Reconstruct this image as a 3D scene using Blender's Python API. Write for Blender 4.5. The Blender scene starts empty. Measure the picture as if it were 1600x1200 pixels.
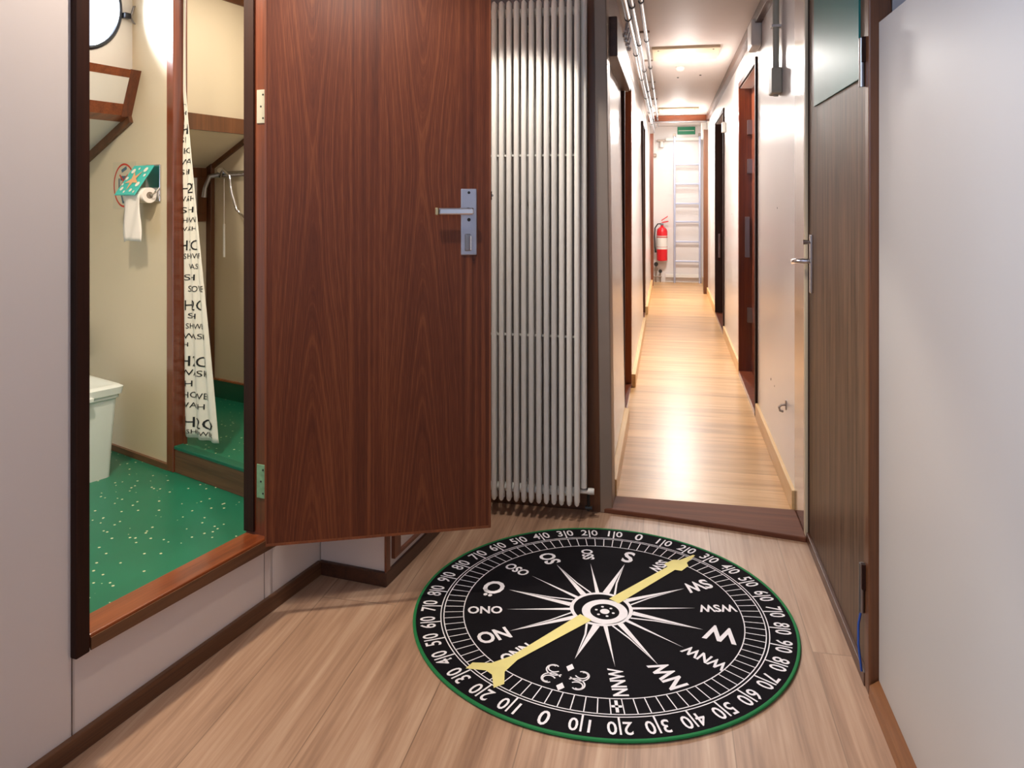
import bpy, bmesh, math, random
from mathutils import Vector, Matrix
random.seed(7)
sc = bpy.context.scene
C = sc.collection
# ------------------------------------------------------------------ camera, world, light, exposure
cam_d = bpy.data.cameras.new('camera'); cam = bpy.data.objects.new('camera', cam_d); C.objects.link(cam)
cam.location = (0, 0, 1.25)
YAW = math.atan(244 / 1200)
cam.rotation_euler = (math.radians(90), 0, YAW)
cam_d.sensor_width = 36; cam_d.lens = 27; cam_d.shift_y = -295 / 1600
cam_d.clip_start = .02
sc.camera = cam
w = bpy.data.worlds.new('world'); sc.world = w; w.use_nodes = True
w.node_tree.nodes['Background'].inputs[0].default_value = (.62, .76, 1, 1)
w.node_tree.nodes['Background'].inputs[1].default_value = 2.6
sc.view_settings.view_transform = 'Standard'; sc.view_settings.look = 'None'
sc.view_settings.gamma = 1; sc.view_settings.use_curve_mapping = False
sc.view_settings.exposure = 0.0

def lamp(kind, name, loc, power, col, rot=(0, 0, 0), **kw):
    d = bpy.data.lights.new(name, kind); d.energy = power; d.color = col
    for k, v in kw.items(): setattr(d, k, v)
    o = bpy.data.objects.new(name, d); C.objects.link(o); o.location = loc; o.rotation_euler = rot
    return o
R = math.radians
WARM = (1, .84, .66); NEUT = (1, .95, .90); BLUE = (.50, .68, 1)
LOBBY = (-.72, 1.58)
lamp('SPOT', 'lobby_lamp_light', (LOBBY[0], LOBBY[1], 2.19), 36, (1, .86, .73), spot_size=R(150), spot_blend=.4, shadow_soft_size=.03)
lamp('SPOT', 'niche_lamp_light', (-.58, 2.47, 2.20), 48, (1, .92, .83), spot_size=R(99), spot_blend=.2, shadow_soft_size=.03)
lamp('AREA', 'lobby_rear_fill', (-.35, .1, 2.22), 1.2, (1, .90, .86), shape='DISK', size=.3)  # weak even fill from behind the camera; no fixture is built for it
ADDED_DAY = lamp('AREA', 'added_daylight', (-1.42, .1, 1.86), 17, BLUE, shape='RECTANGLE', size=.7, size_y=.4)  # blue daylight added behind the camera from an unseen source
ADDED_DAY.data.spread = R(105)
ADDED_DAY.rotation_euler = (Vector((.5, .9, 1.75)) - Vector(ADDED_DAY.location)).to_track_quat('-Z', 'Y').to_euler()
for y, p, q in ((5.53, 44, 6), (9.15, 48, 9), (10.6, 8, 3)):  # last entry is an unseen light added beyond the beam to brighten the end
    lamp('AREA', 'corridor_lamp_light', (.115, y, 2.185), p, NEUT, shape='DISK', size=.16)
    lamp('POINT', 'corridor_lamp_glow', (.115, y, 2.02), q, NEUT, shadow_soft_size=.07)
lamp('AREA', 'bath_lamp_light', (-1.62, 1.75, 2.2), 28, (1, .87, .70), shape='DISK', size=.14)
lamp('AREA', 'shower_lamp_light', (-1.6, 2.9, 2.2), 6, (1, .92, .80), shape='DISK', size=.14)
DAY = lamp('AREA', 'porthole_daylight', (-2.52, 2.52, 2.13), 60, (.86, .92, 1), shape='DISK', size=.5)
DAY.rotation_euler = (Vector((-2.03, 2.78, 1.93)) - Vector(DAY.location)).to_track_quat('-Z', 'Y').to_euler()

# ------------------------------------------------------------------ materials
def new_mat(name):
    m = bpy.data.materials.new(name); m.use_nodes = True
    return m, m.node_tree, m.node_tree.nodes['Principled BSDF']
def rgb(r, g, b):
    f = lambda v: (v / 255 / 12.92) if v / 255 <= .04045 else ((v / 255 + .055) / 1.055) ** 2.4
    return (f(r), f(g), f(b), 1)
def plain(name, col, rough=.5, metal=0, coat=0, emis=None, es=0, noise=0, nscale=12, bump=0, bscale=200, trans=0, spec=None):
    m, t, b = new_mat(name)
    b.inputs['Base Color'].default_value = col; b.inputs['Roughness'].default_value = rough
    b.inputs['Metallic'].default_value = metal; b.inputs['Coat Weight'].default_value = coat
    if spec is not None: b.inputs['Specular IOR Level'].default_value = spec
    if trans: b.inputs['Transmission Weight'].default_value = trans
    if emis: b.inputs['Emission Color'].default_value = emis; b.inputs['Emission Strength'].default_value = es
    tc = t.nodes.new('ShaderNodeTexCoord')
    n = t.nodes.new('ShaderNodeTexNoise'); n.inputs['Scale'].default_value = nscale; n.inputs['Detail'].default_value = 4
    t.links.new(tc.outputs['Object'], n.inputs['Vector'])
    mx = t.nodes.new('ShaderNodeMix'); mx.data_type = 'RGBA'
    k = noise if noise else .03
    mx.inputs[6].default_value = tuple(c * (1 - k) for c in col[:3]) + (1,)
    mx.inputs[7].default_value = tuple(min(1, c * (1 + k)) for c in col[:3]) + (1,)
    t.links.new(n.outputs['Fac'], mx.inputs[0]); t.links.new(mx.outputs[2], b.inputs['Base Color'])
    if bump:
        n2 = t.nodes.new('ShaderNodeTexNoise'); n2.inputs['Scale'].default_value = bscale
        t.links.new(tc.outputs['Object'], n2.inputs['Vector'])
        bp = t.nodes.new('ShaderNodeBump'); bp.inputs['Strength'].default_value = bump; bp.inputs['Distance'].default_value = .002
        t.links.new(n2.outputs['Fac'], bp.inputs['Height']); t.links.new(bp.outputs['Normal'], b.inputs['Normal'])
    return m
def ramp(t, stops):
    r = t.nodes.new('ShaderNodeValToRGB'); e = r.color_ramp.elements
    e[0].position, e[0].color = stops[0]; e[1].position, e[1].color = stops[-1]
    for p, c in stops[1:-1]:
        q = e.new(p); q.color = c
    return r
def wood(name, c1, c2, axis='z', rough=.4, coat=.12, s=1.0, dist=1.0, mid=None, contrast=(.3, .7), coord='Object'):
    m, t, b = new_mat(name)
    tc = t.nodes.new('ShaderNodeTexCoord')
    def ns(sc_a, sc_l, det, off=0):
        mp = t.nodes.new('ShaderNodeMapping')
        v = {'x': (sc_l, sc_a, sc_a), 'y': (sc_a, sc_l, sc_a), 'z': (sc_a, sc_a, sc_l)}[axis]
        mp.inputs['Scale'].default_value = tuple(k * s for k in v); mp.inputs['Location'].default_value = (off, off, off)
        n = t.nodes.new('ShaderNodeTexNoise'); n.inputs['Scale'].default_value = 1; n.inputs['Detail'].default_value = det
        n.inputs['Distortion'].default_value = .3 * dist
        t.links.new(tc.outputs[coord], mp.inputs['Vector']); t.links.new(mp.outputs[0], n.inputs['Vector'])
        return n
    a = ns(22, .9, 4); f = ns(160, 5, 3, 3.3)
    ad = t.nodes.new('ShaderNodeMix'); ad.data_type = 'FLOAT'; ad.inputs[0].default_value = .38
    t.links.new(a.outputs['Fac'], ad.inputs[2]); t.links.new(f.outputs['Fac'], ad.inputs[3])
    st = [(contrast[0], c1), (contrast[1], c2)]
    if mid: st.insert(1, ((contrast[0] + contrast[1]) / 2, mid))
    r = ramp(t, st); t.links.new(ad.outputs[0], r.inputs[0]); t.links.new(r.outputs[0], b.inputs['Base Color'])
    b.inputs['Roughness'].default_value = rough; b.inputs['Coat Weight'].default_value = coat; b.inputs['Coat Roughness'].default_value = .15
    bp = t.nodes.new('ShaderNodeBump'); bp.inputs['Strength'].default_value = .12; bp.inputs['Distance'].default_value = .001
    t.links.new(f.outputs['Fac'], bp.inputs['Height']); t.links.new(bp.outputs['Normal'], b.inputs['Normal'])
    return m
def math_n(t, op, a=None, b=None, c=None):
    n = t.nodes.new('ShaderNodeMath'); n.operation = op
    for i, v in enumerate((a, b, c)):
        if v is None: continue
        if isinstance(v, (int, float)): n.inputs[i].default_value = v
        else: t.links.new(v, n.inputs[i])
    return n.outputs[0]
def veneer(name):
    # flat-sawn mahogany: two cathedral columns, arches pointing up below and down above
    m, t, b = new_mat(name)
    tc = t.nodes.new('ShaderNodeTexCoord'); sp = t.nodes.new('ShaderNodeSeparateXYZ'); t.links.new(tc.outputs['Object'], sp.inputs[0])
    x, z = sp.outputs[0], sp.outputs[2]
    mp = t.nodes.new('ShaderNodeMapping'); mp.inputs['Scale'].default_value = (6, 6, 1.3)
    n1 = t.nodes.new('ShaderNodeTexNoise'); n1.inputs['Scale'].default_value = 1; n1.inputs['Detail'].default_value = 3
    t.links.new(tc.outputs['Object'], mp.inputs[0]); t.links.new(mp.outputs[0], n1.inputs['Vector'])
    nz = math_n(t, 'SUBTRACT', n1.outputs['Fac'], .5)
    xs = math_n(t, 'ADD', x, math_n(t, 'MULTIPLY', nz, .018))
    d1 = math_n(t, 'ABSOLUTE', math_n(t, 'SUBTRACT', xs, .135)); d2 = math_n(t, 'ABSOLUTE', math_n(t, 'SUBTRACT', xs, .465))
    d = math_n(t, 'SMOOTH_MIN', d1, d2, .03)
    h = math_n(t, 'SQRT', math_n(t, 'ADD', math_n(t, 'MULTIPLY', d, d), .0007))
    fld = math_n(t, 'SUBTRACT', math_n(t, 'MULTIPLY', h, 11.0), math_n(t, 'SQRT', math_n(t, 'ADD', math_n(t, 'POWER', math_n(t, 'SUBTRACT', z, 1.32), 2.0), .02)))
    fld = math_n(t, 'ADD', fld, math_n(t, 'MULTIPLY', nz, .35))
    mp3 = t.nodes.new('ShaderNodeCombineXYZ'); t.links.new(math_n(t, 'MULTIPLY', fld, 11), mp3.inputs[0])
    n3 = t.nodes.new('ShaderNodeTexNoise'); n3.inputs['Scale'].default_value = 1; n3.inputs['Detail'].default_value = 4; n3.inputs['Roughness'].default_value = .6
    t.links.new(mp3.outputs[0], n3.inputs['Vector'])
    mp2 = t.nodes.new('ShaderNodeMapping'); mp2.inputs['Scale'].default_value = (300, 300, 14)
    n2 = t.nodes.new('ShaderNodeTexNoise'); n2.inputs['Scale'].default_value = 1; n2.inputs['Detail'].default_value = 2
    t.links.new(tc.outputs['Object'], mp2.inputs[0]); t.links.new(mp2.outputs[0], n2.inputs['Vector'])
    mp4 = t.nodes.new('ShaderNodeMapping'); mp4.inputs['Scale'].default_value = (9, 9, .7)
    n4 = t.nodes.new('ShaderNodeTexNoise'); n4.inputs['Scale'].default_value = 1; n4.inputs['Detail'].default_value = 2
    t.links.new(tc.outputs['Object'], mp4.inputs[0]); t.links.new(mp4.outputs[0], n4.inputs['Vector'])
    mp5 = t.nodes.new('ShaderNodeMapping'); mp5.inputs['Scale'].default_value = (75, 75, .8)
    n5 = t.nodes.new('ShaderNodeTexNoise'); n5.inputs['Scale'].default_value = 1; n5.inputs['Detail'].default_value = 3
    t.links.new(tc.outputs['Object'], mp5.inputs[0]); t.links.new(mp5.outputs[0], n5.inputs['Vector'])
    wt = t.nodes.new('ShaderNodeMapRange'); wt.interpolation_type = 'SMOOTHSTEP'; wt.inputs[1].default_value = .06; wt.inputs[2].default_value = .15
    t.links.new(d, wt.inputs[0])
    mxr = t.nodes.new('ShaderNodeMix'); mxr.data_type = 'FLOAT'; t.links.new(wt.outputs[0], mxr.inputs[0]); t.links.new(n3.outputs['Fac'], mxr.inputs[2]); t.links.new(n5.outputs['Fac'], mxr.inputs[3])
    v = math_n(t, 'ADD', math_n(t, 'MULTIPLY', mxr.outputs[0], .58), math_n(t, 'ADD', math_n(t, 'MULTIPLY', n2.outputs['Fac'], .22), math_n(t, 'MULTIPLY', n4.outputs['Fac'], .20)))
    r = ramp(t, [(.35, rgb(68, 29, 15)), (.5, rgb(98, 48, 26)), (.65, rgb(128, 72, 42))])
    t.links.new(v, r.inputs[0]); t.links.new(r.outputs[0], b.inputs['Base Color'])
    b.inputs['Roughness'].default_value = .45; b.inputs['Coat Weight'].default_value = .0; b.inputs['Specular IOR Level'].default_value = .35; b.inputs['Coat Roughness'].default_value = .3
    return m
def planks(name, cols, width, length, along='y', off=(0, 0), rough=.35, seam=.0016, gscale=1.0, seamcol=(.08, .05, .03, 1)):
    m, t, b = new_mat(name)
    tc = t.nodes.new('ShaderNodeTexCoord')
    mp = t.nodes.new('ShaderNodeMapping')
    if along == 'y': mp.inputs['Rotation'].default_value = (0, 0, R(90))
    mp.inputs['Location'].default_value = (off[0], off[1], 0)
    t.links.new(tc.outputs['Object'], mp.inputs[0])
    br = t.nodes.new('ShaderNodeTexBrick'); br.offset = .37; br.inputs['Scale'].default_value = 1
    br.inputs['Brick Width'].default_value = length; br.inputs['Row Height'].default_value = width
    br.inputs['Mortar Size'].default_value = seam; br.inputs['Mortar Smooth'].default_value = .2
    br.inputs['Color1'].default_value = (0, 0, 0, 1); br.inputs['Color2'].default_value = (1, 1, 1, 1); br.inputs['Mortar'].default_value = (.5, .5, .5, 1)
    t.links.new(mp.outputs[0], br.inputs['Vector'])
    # per-plank random offset of the grain
    bw = t.nodes.new('ShaderNodeRGBToBW'); t.links.new(br.outputs['Color'], bw.inputs[0])
    def grain(sa, sl, det, distn=.4):
        m2 = t.nodes.new('ShaderNodeMapping'); m2.inputs['Scale'].default_value = (sl, sa, 1)
        t.links.new(mp.outputs[0], m2.inputs[0])
        cb = t.nodes.new('ShaderNodeCombineXYZ'); t.links.new(math_n(t, 'MULTIPLY', bw.outputs[0], 37), cb.inputs[2]); t.links.new(math_n(t, 'MULTIPLY', bw.outputs[0], 11), cb.inputs[0])
        va = t.nodes.new('ShaderNodeVectorMath'); va.operation = 'ADD'; t.links.new(m2.outputs[0], va.inputs[0]); t.links.new(cb.outputs[0], va.inputs[1])
        n = t.nodes.new('ShaderNodeTexNoise'); n.inputs['Scale'].default_value = gscale; n.inputs['Detail'].default_value = det; n.inputs['Distortion'].default_value = distn
        t.links.new(va.outputs[0], n.inputs['Vector']); return n
    a = grain(9, .8, 6, 1.6); f = grain(110, 4, 3)
    v = math_n(t, 'ADD', math_n(t, 'MULTIPLY', a.outputs['Fac'], .66), math_n(t, 'MULTIPLY', f.outputs['Fac'], .34))
    r = ramp(t, [(.29, cols[0]), (.5, cols[1]), (.70, cols[2])]); t.links.new(v, r.inputs[0])
    hs = t.nodes.new('ShaderNodeHueSaturation'); t.links.new(r.outputs[0], hs.inputs['Color'])
    t.links.new(math_n(t, 'ADD', math_n(t, 'MULTIPLY', bw.outputs[0], .16), .92), hs.inputs['Value'])
    mx = t.nodes.new('ShaderNodeMix'); mx.data_type = 'RGBA'; mx.inputs[7].default_value = seamcol
    t.links.new(math_n(t, 'MULTIPLY', br.outputs['Fac'], .4), mx.inputs[0]); t.links.new(hs.outputs[0], mx.inputs[6])
    t.links.new(mx.outputs[2], b.inputs['Base Color'])
    b.inputs['Roughness'].default_value = rough
    bp = t.nodes.new('ShaderNodeBump'); bp.inputs['Strength'].default_value = .15; bp.inputs['Distance'].default_value = .001
    t.links.new(f.outputs['Fac'], bp.inputs['Height']); t.links.new(bp.outputs['Normal'], b.inputs['Normal'])
    return m
def speckled(name):
    m, t, b = new_mat(name)
    tc = t.nodes.new('ShaderNodeTexCoord')
    v = t.nodes.new('ShaderNodeTexVoronoi'); v.inputs['Scale'].default_value = 42; t.links.new(tc.outputs['Object'], v.inputs['Vector'])
    sp = t.nodes.new('ShaderNodeSeparateColor'); t.links.new(v.outputs['Color'], sp.inputs[0])
    near = math_n(t, 'LESS_THAN', v.outputs['Distance'], .17)
    pick = math_n(t, 'GREATER_THAN', sp.outputs[0], .55)
    k = math_n(t, 'MULTIPLY', near, pick)
    n = t.nodes.new('ShaderNodeTexNoise'); n.inputs['Scale'].default_value = 2.5; t.links.new(tc.outputs['Object'], n.inputs['Vector'])
    r = ramp(t, [(.3, rgb(17, 96, 70)), (.7, rgb(23, 114, 84))]); t.links.new(n.outputs['Fac'], r.inputs[0])
    mx = t.nodes.new('ShaderNodeMix'); mx.data_type = 'RGBA'; mx.inputs[7].default_value = rgb(205, 205, 165)
    t.links.new(k, mx.inputs[0]); t.links.new(r.outputs[0], mx.inputs[6]); t.links.new(mx.outputs[2], b.inputs['Base Color'])
    b.inputs['Roughness'].default_value = .32
    return m
M = {}
M['panel'] = plain('white_panel', rgb(222, 212, 206), .42, noise=.02, nscale=3)
M['panel_right'] = plain('light_grey_panel', rgb(192, 187, 182), .4, noise=.02, nscale=3)
M['panel_grey'] = plain('grey_panel', rgb(150, 145, 145), .5)
M['hall'] = plain('hall_white_laminate', rgb(226, 220, 216), .22, noise=.02, nscale=3)
M['ceil'] = plain('ceiling_white', rgb(214, 205, 200), .55)
M['beige'] = plain('beige_laminate', rgb(206, 192, 166), .38, noise=.02, nscale=3)
M['white'] = plain('white_paint', rgb(225, 222, 215), .35)
M['rad'] = plain('radiator_enamel', rgb(238, 235, 228), .3, nscale=3)
M['mahog'] = veneer('mahogany_veneer')
M['edge'] = wood('mahogany_edge', rgb(100, 50, 26), rgb(142, 80, 46), 'z')
M['darkwood'] = wood('dark_wood', rgb(28, 13, 9), rgb(56, 28, 18), 'z', rough=.6, coat=0)
M['darkwood'].node_tree.nodes['Principled BSDF'].inputs['Specular IOR Level'].default_value = .2
M['darkwood_x'] = wood('dark_wood_lengthwise', rgb(70, 42, 27), rgb(118, 78, 50), 'x', rough=.4, coat=.1)
M['darkwood_y'] = wood('dark_wood_hall', rgb(52, 28, 20), rgb(92, 56, 38), 'y', rough=.4, coat=.1)
M['redwood'] = wood('red_varnished_wood', rgb(80, 34, 18), rgb(128, 64, 34), 'z', rough=.3, coat=.5)
M['redwood_x'] = wood('red_varnished_wood_lengthwise', rgb(92, 40, 20), rgb(150, 78, 40), 'x', rough=.3, coat=.5)
M['brown'] = wood('brown_trim', rgb(70, 38, 20), rgb(116, 70, 38), 'z', rough=.4)
M['orange'] = wood('orange_jamb', rgb(120, 58, 20), rgb(180, 100, 44), 'z', rough=.35, coat=.4)
M['walnut'] = wood('grey_walnut_veneer', rgb(54, 38, 27), rgb(108, 82, 62), 'z', rough=.45, coat=0, s=2.2, dist=.1, contrast=(.36, .62))
M['walnut'].node_tree.nodes['Principled BSDF'].inputs['Specular IOR Level'].default_value = .3
M['oak'] = wood('pale_oak_skirting', rgb(206, 164, 104), rgb(234, 198, 142), 'y', rough=.4, coat=.1)
M['floor'] = planks('oak_laminate', (rgb(130, 98, 78), rgb(176, 140, 114), rgb(200, 168, 142)), .24, 5.2, 'y', (.3, .093), rough=.42)
M['hallfloor'] = planks('pale_oak_laminate', (rgb(168, 122, 78), rgb(206, 162, 110), rgb(226, 186, 136)), .19, 2.0, 'x', (.4, .02), rough=.3)
M['green'] = speckled('green_speckled_vinyl')
M['greenup'] = plain('green_upstand', rgb(14, 92, 68), .4)
M['steel'] = plain('brushed_steel', rgb(150, 148, 150), .3, metal=1, noise=.05)
M['galv'] = plain('aluminium_trim', rgb(158, 144, 132), .45, metal=.6, noise=.08)
M['chrome'] = plain('chrome', rgb(215, 216, 222), .12, metal=1)
M['satin'] = plain('satin_aluminium', rgb(176, 180, 196), .35, metal=.85)
M['brass'] = plain('brass_end', rgb(205, 190, 150), .3, metal=.9)
M['black'] = plain('black_plastic', rgb(18, 18, 20), .45)
M['rugblack'] = plain('black_rug_pile', rgb(24, 22, 26), .95, bump=.6, bscale=500, noise=.15, nscale=20, spec=.1)
M['rugwhite'] = plain('white_rug_print', rgb(244, 240, 246), .9, noise=.1, nscale=60)
M['rugyellow'] = plain('yellow_rug_print', rgb(238, 226, 150), .9, noise=.08, nscale=30)
M['ruggreen'] = plain('green_piping', rgb(16, 120, 62), .8)
M['teal'] = plain('teal_painted_pane', rgb(20, 104, 98), .42, noise=.15, nscale=5, spec=.25)
M['red'] = plain('red_paint', rgb(214, 20, 34), .3, coat=.4)
M['redpr'] = plain('red_print', rgb(190, 62, 44), .6)
M['blueprint'] = plain('blue_grey_print', rgb(74, 100, 116), .6)
M['tealpr'] = plain('teal_print', rgb(70, 186, 176), .4)
M['peach'] = plain('peach_print', rgb(222, 170, 126), .5)
M['cloth'] = plain('curtain_fabric', rgb(226, 222, 210), .8)
M['ink'] = plain('black_ink', rgb(22, 24, 26), .8)
M['paper'] = plain('tissue_paper', rgb(236, 228, 220), .95)
M['bin'] = plain('white_plastic', rgb(222, 228, 222), .4)
for _m in (M['redwood_x'],): _m.node_tree.nodes['Principled BSDF'].inputs['Specular IOR Level'].default_value = .3
M['exit'] = plain('exit_green', rgb(0, 130, 88), .4)
M['glow'] = plain('lamp_diffuser', (1, .97, .92, 1), .4, emis=(1, .97, .92, 1), es=5)
M['greybox'] = plain('grey_plastic', rgb(176, 172, 154), .5)
M['cream'] = plain('cream_edge', rgb(206, 190, 160), .4)
M['purplew'] = wood('varnished_post', rgb(92, 62, 54), rgb(132, 96, 84), 'z', rough=.18, coat=.7)
M['bluec'] = plain('blue_cable', rgb(40, 80, 160), .5)
M['signplate'] = plain('clear_sticker', rgb(196, 186, 162), .3)
gm, gt, gb = new_mat('porthole_glass')
gt.nodes.remove(gb)
_tr = gt.nodes.new('ShaderNodeBsdfTransparent'); _gl = gt.nodes.new('ShaderNodeBsdfGlossy'); _gl.inputs['Roughness'].default_value = .02
_fr = gt.nodes.new('ShaderNodeFresnel'); _mx = gt.nodes.new('ShaderNodeMixShader')
gt.links.new(_fr.outputs[0], _mx.inputs[0]); gt.links.new(_tr.outputs[0], _mx.inputs[1]); gt.links.new(_gl.outputs[0], _mx.inputs[2])
gt.links.new(_mx.outputs[0], gt.nodes['Material Output'].inputs[0])
M['glass'] = gm

# ------------------------------------------------------------------ helpers
class MB:
    def __init__(s): s.b = bmesh.new()
    def box(s, x0, x1, y0, y1, z0, z1):
        return s.prism([(x0, y0), (x1, y0), (x1, y1), (x0, y1)], z0, z1)
    def prism(s, pts, z0, z1):
        a = [s.b.verts.new((p[0], p[1], z0)) for p in pts]; c = [s.b.verts.new((p[0], p[1], z1)) for p in pts]
        s.skin([a, c]); return s
    def skin(s, loops, caps=True, close=True):
        n = len(loops[0])
        for i in range(len(loops) - 1):
            for j in range(n if close else n - 1):
                k = (j + 1) % n
                s.b.faces.new((loops[i][j], loops[i][k], loops[i + 1][k], loops[i + 1][j]))
        if caps:
            s.b.faces.new(loops[0][::-1]); s.b.faces.new(loops[-1])
        return s
    def loft(s, a, c, caps=True):
        return s.skin([[s.b.verts.new(p) for p in a], [s.b.verts.new(p) for p in c]], caps)
    def tube(s, pts, r, seg=12, caps=True):
        pts = [Vector(p) for p in pts]; loops = []
        rs = r if isinstance(r, (list, tuple)) else [r] * len(pts)
        up = None
        for i, p in enumerate(pts):
            d = (pts[min(i + 1, len(pts) - 1)] - pts[max(i - 1, 0)]).normalized()
            if up is None: up = d.orthogonal().normalized()
            up = (up - d * up.dot(d)); up = up.normalized() if up.length > 1e-6 else d.orthogonal().normalized()
            q = d.cross(up)
            loops.append([s.b.verts.new(p + (up * math.cos(t) + q * math.sin(t)) * rs[i]) for t in [2 * math.pi * j / seg for j in range(seg)]])
        s.skin(loops, caps); return s
    def lathe(s, prof, c=(0, 0, 0), axis='z', seg=24, caps=True):
        loops = []
        for r, h in prof:
            l = []
            for j in range(seg):
                t = 2 * math.pi * j / seg; a, b_ = r * math.cos(t), r * math.sin(t)
                v = {'z': (a, b_, h), 'y': (a, h, b_), 'x': (h, a, b_)}[axis]
                l.append(s.b.verts.new((c[0] + v[0], c[1] + v[1], c[2] + v[2])))
            loops.append(l)
        if not caps: loops.append(loops[0])
        s.skin(loops, caps); return s
    def poly(s, pts):
        s.b.faces.new([s.b.verts.new(p) for p in pts]); return s
    def add(s, mesh, mat):
        o = len(s.b.verts); s.b.from_mesh(mesh); s.b.verts.ensure_lookup_table()
        for v in s.b.verts[o:]: v.co = mat @ v.co if isinstance(mat, Matrix) else mat(v.co)
        return s
    def build(s, name, m, parent=None, loc=(0, 0, 0), rz=0, bevel=0, smooth=False, recalc=True):
        if recalc: bmesh.ops.recalc_face_normals(s.b, faces=s.b.faces)
        me = bpy.data.meshes.new(name); s.b.to_mesh(me); s.b.free()
        o = bpy.data.objects.new(name, me); C.objects.link(o)
        me.materials.append(M[m] if isinstance(m, str) else m)
        o.location = loc; o.rotation_euler = (0, 0, rz)
        if parent is not None: o.parent = parent
        if bevel:
            bv = o.modifiers.new('bevel', 'BEVEL'); bv.width = bevel; bv.segments = 2; bv.limit_method = 'ANGLE'; bv.angle_limit = R(40)
        if smooth:
            for p in me.polygons: p.use_smooth = True
            es = o.modifiers.new('edges', 'EDGE_SPLIT'); es.split_angle = R(38)
        return o
def tag(o, label=None, cat=None, group=None, kind=None):
    if label: o['label'] = label
    if cat: o['category'] = cat
    if group: o['group'] = group
    if kind: o['kind'] = kind
    return o
def empty(name, loc, rz=0, label=None, cat=None, group=None, kind=None):
    o = bpy.data.objects.new(name, None); C.objects.link(o); o.location = loc; o.rotation_euler = (0, 0, rz); o.empty_display_size = .1
    return tag(o, label, cat, group, kind)
def S(name, mb, m, label=None, cat=None, **k):
    return tag(mb.build(name, m, **k), label, cat, kind='structure')
def text_mesh(txt, size=1.0, align='CENTER', bold=0):
    cu = bpy.data.curves.new('text', 'FONT'); cu.body = txt; cu.size = size; cu.align_x = align; cu.align_y = 'CENTER'; cu.resolution_u = 3; cu.offset = bold * size
    o = bpy.data.objects.new('text', cu); C.objects.link(o)
    dg = bpy.context.evaluated_depsgraph_get(); dg.update()
    me = bpy.data.meshes.new_from_object(o.evaluated_get(dg)); bpy.data.objects.remove(o); return me
def copy_tree(o, parent=None):
    c = o.copy(); C.objects.link(c)
    if parent is not None: c.parent = parent
    for ch in [q for q in bpy.data.objects if q.parent == o]: copy_tree(ch, c)
    return c

H = 2.24
# local frames: x along the wall, y into the wall (away from the room that looks at it)
AL = math.atan2(.9813, .1925); LO = (-1.131, 2.356, 0)          # left lobby wall; s = 0 at its far corner
AB = math.atan2(-.397, .917); BO = (-2.314, 2.897, 0)           # bathroom bulkhead and shower front
AC = math.atan2(-.357, .934); CO = (-2.223, 3.456, 0)           # far shower bulkhead
u = Vector((.1925, .9813, 0))
def Bp(s, z, b=0): return Vector((BO[0] + .917 * s + .397 * b, BO[1] - .397 * s + .917 * b, z))
def Cp(s, z, b=0): return Vector((CO[0] + .934 * s + .357 * b, CO[1] - .357 * s + .934 * b, z))

# ------------------------------------------------------------------ shell
S('floor', MB().prism([(-1.95, -1.35), (.66, -1.35), (.66, 3.12), (-1.1, 3.12), (-1.25, 2.36)], -.05, 0), 'floor', 'wide oak laminate planks of the lobby under the compass rug', 'floor')
S('floor.001', MB().box(-.33, .62, 3.1, 11.5, -.05, .0), 'hallfloor', 'pale oak boards laid across the narrow corridor', 'floor')
S('floor.002', MB().prism([(-3.4, 1.0), (-1.55, 1.0), (-1.2, 2.52), (-2.0, 2.85), (-3.4, 3.4)], .1, .15), 'green', 'green speckled vinyl floor of the bathroom', 'floor')
S('floor.003', MB().prism([tuple(Bp(-.3, 0, .02))[:2], tuple(Bp(1.25, 0, .02))[:2], tuple(Cp(1.1, 0, 0))[:2], tuple(Cp(-.4, 0, 0))[:2]], .2, .25), 'green', 'raised green speckled shower tray floor', 'floor')
S('ceiling', MB().prism([(-2.75, -1.4), (.8, -1.4), (.8, 11.6), (-.6, 11.6), (-.6, 4.3), (-1.95, 4.3), (-2.12, 3.6), (-2.65, .9)], H, H + .06), 'ceil', 'off-white ceiling panels of the corridor', 'ceiling')

# left lobby wall with the raised doorway
D0, D1 = -.894, -.225      # outer edges of the door frame along the wall
def sillz(s): return .197 + (-s - .25) * .045
lw = MB()
def lbox(s0, s1, z0, z1, y0=0, y1=.06): lw.box(s0, s1, y0, y1, z0, z1)
lbox(-3.7, D0 + .01, 0, H); lbox(D1 - .01, .12, 0, H); lbox(D0, D1, 2.1, H)
lw.loft([(D0, 0, 0), (D1, 0, 0), (D1, 0, sillz(D1) + .012), (D0, 0, sillz(D0) + .012)], [(D0, .06, 0), (D1, .06, 0), (D1, .06, sillz(D1) + .012), (D0, .06, sillz(D0) + .012)])
wl = S('wall_left', lw, 'panel', 'off-white panelled wall around the raised bathroom doorway', 'wall', loc=LO, rz=AL)
for s_, z1 in ((D0 + .003, .235), (-.262, .2)):
    MB().box(s_ - .0008, s_ + .0008, -.0006, .002, .045, z1).build('seam', 'darkwood', wl)
S('baseboard_left', MB().box(-3.7, .0, -.014, .001, 0, .046), 'darkwood_x', 'dark wooden skirting along the left lobby wall', 'baseboard', loc=LO, rz=AL, bevel=.003)

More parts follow.
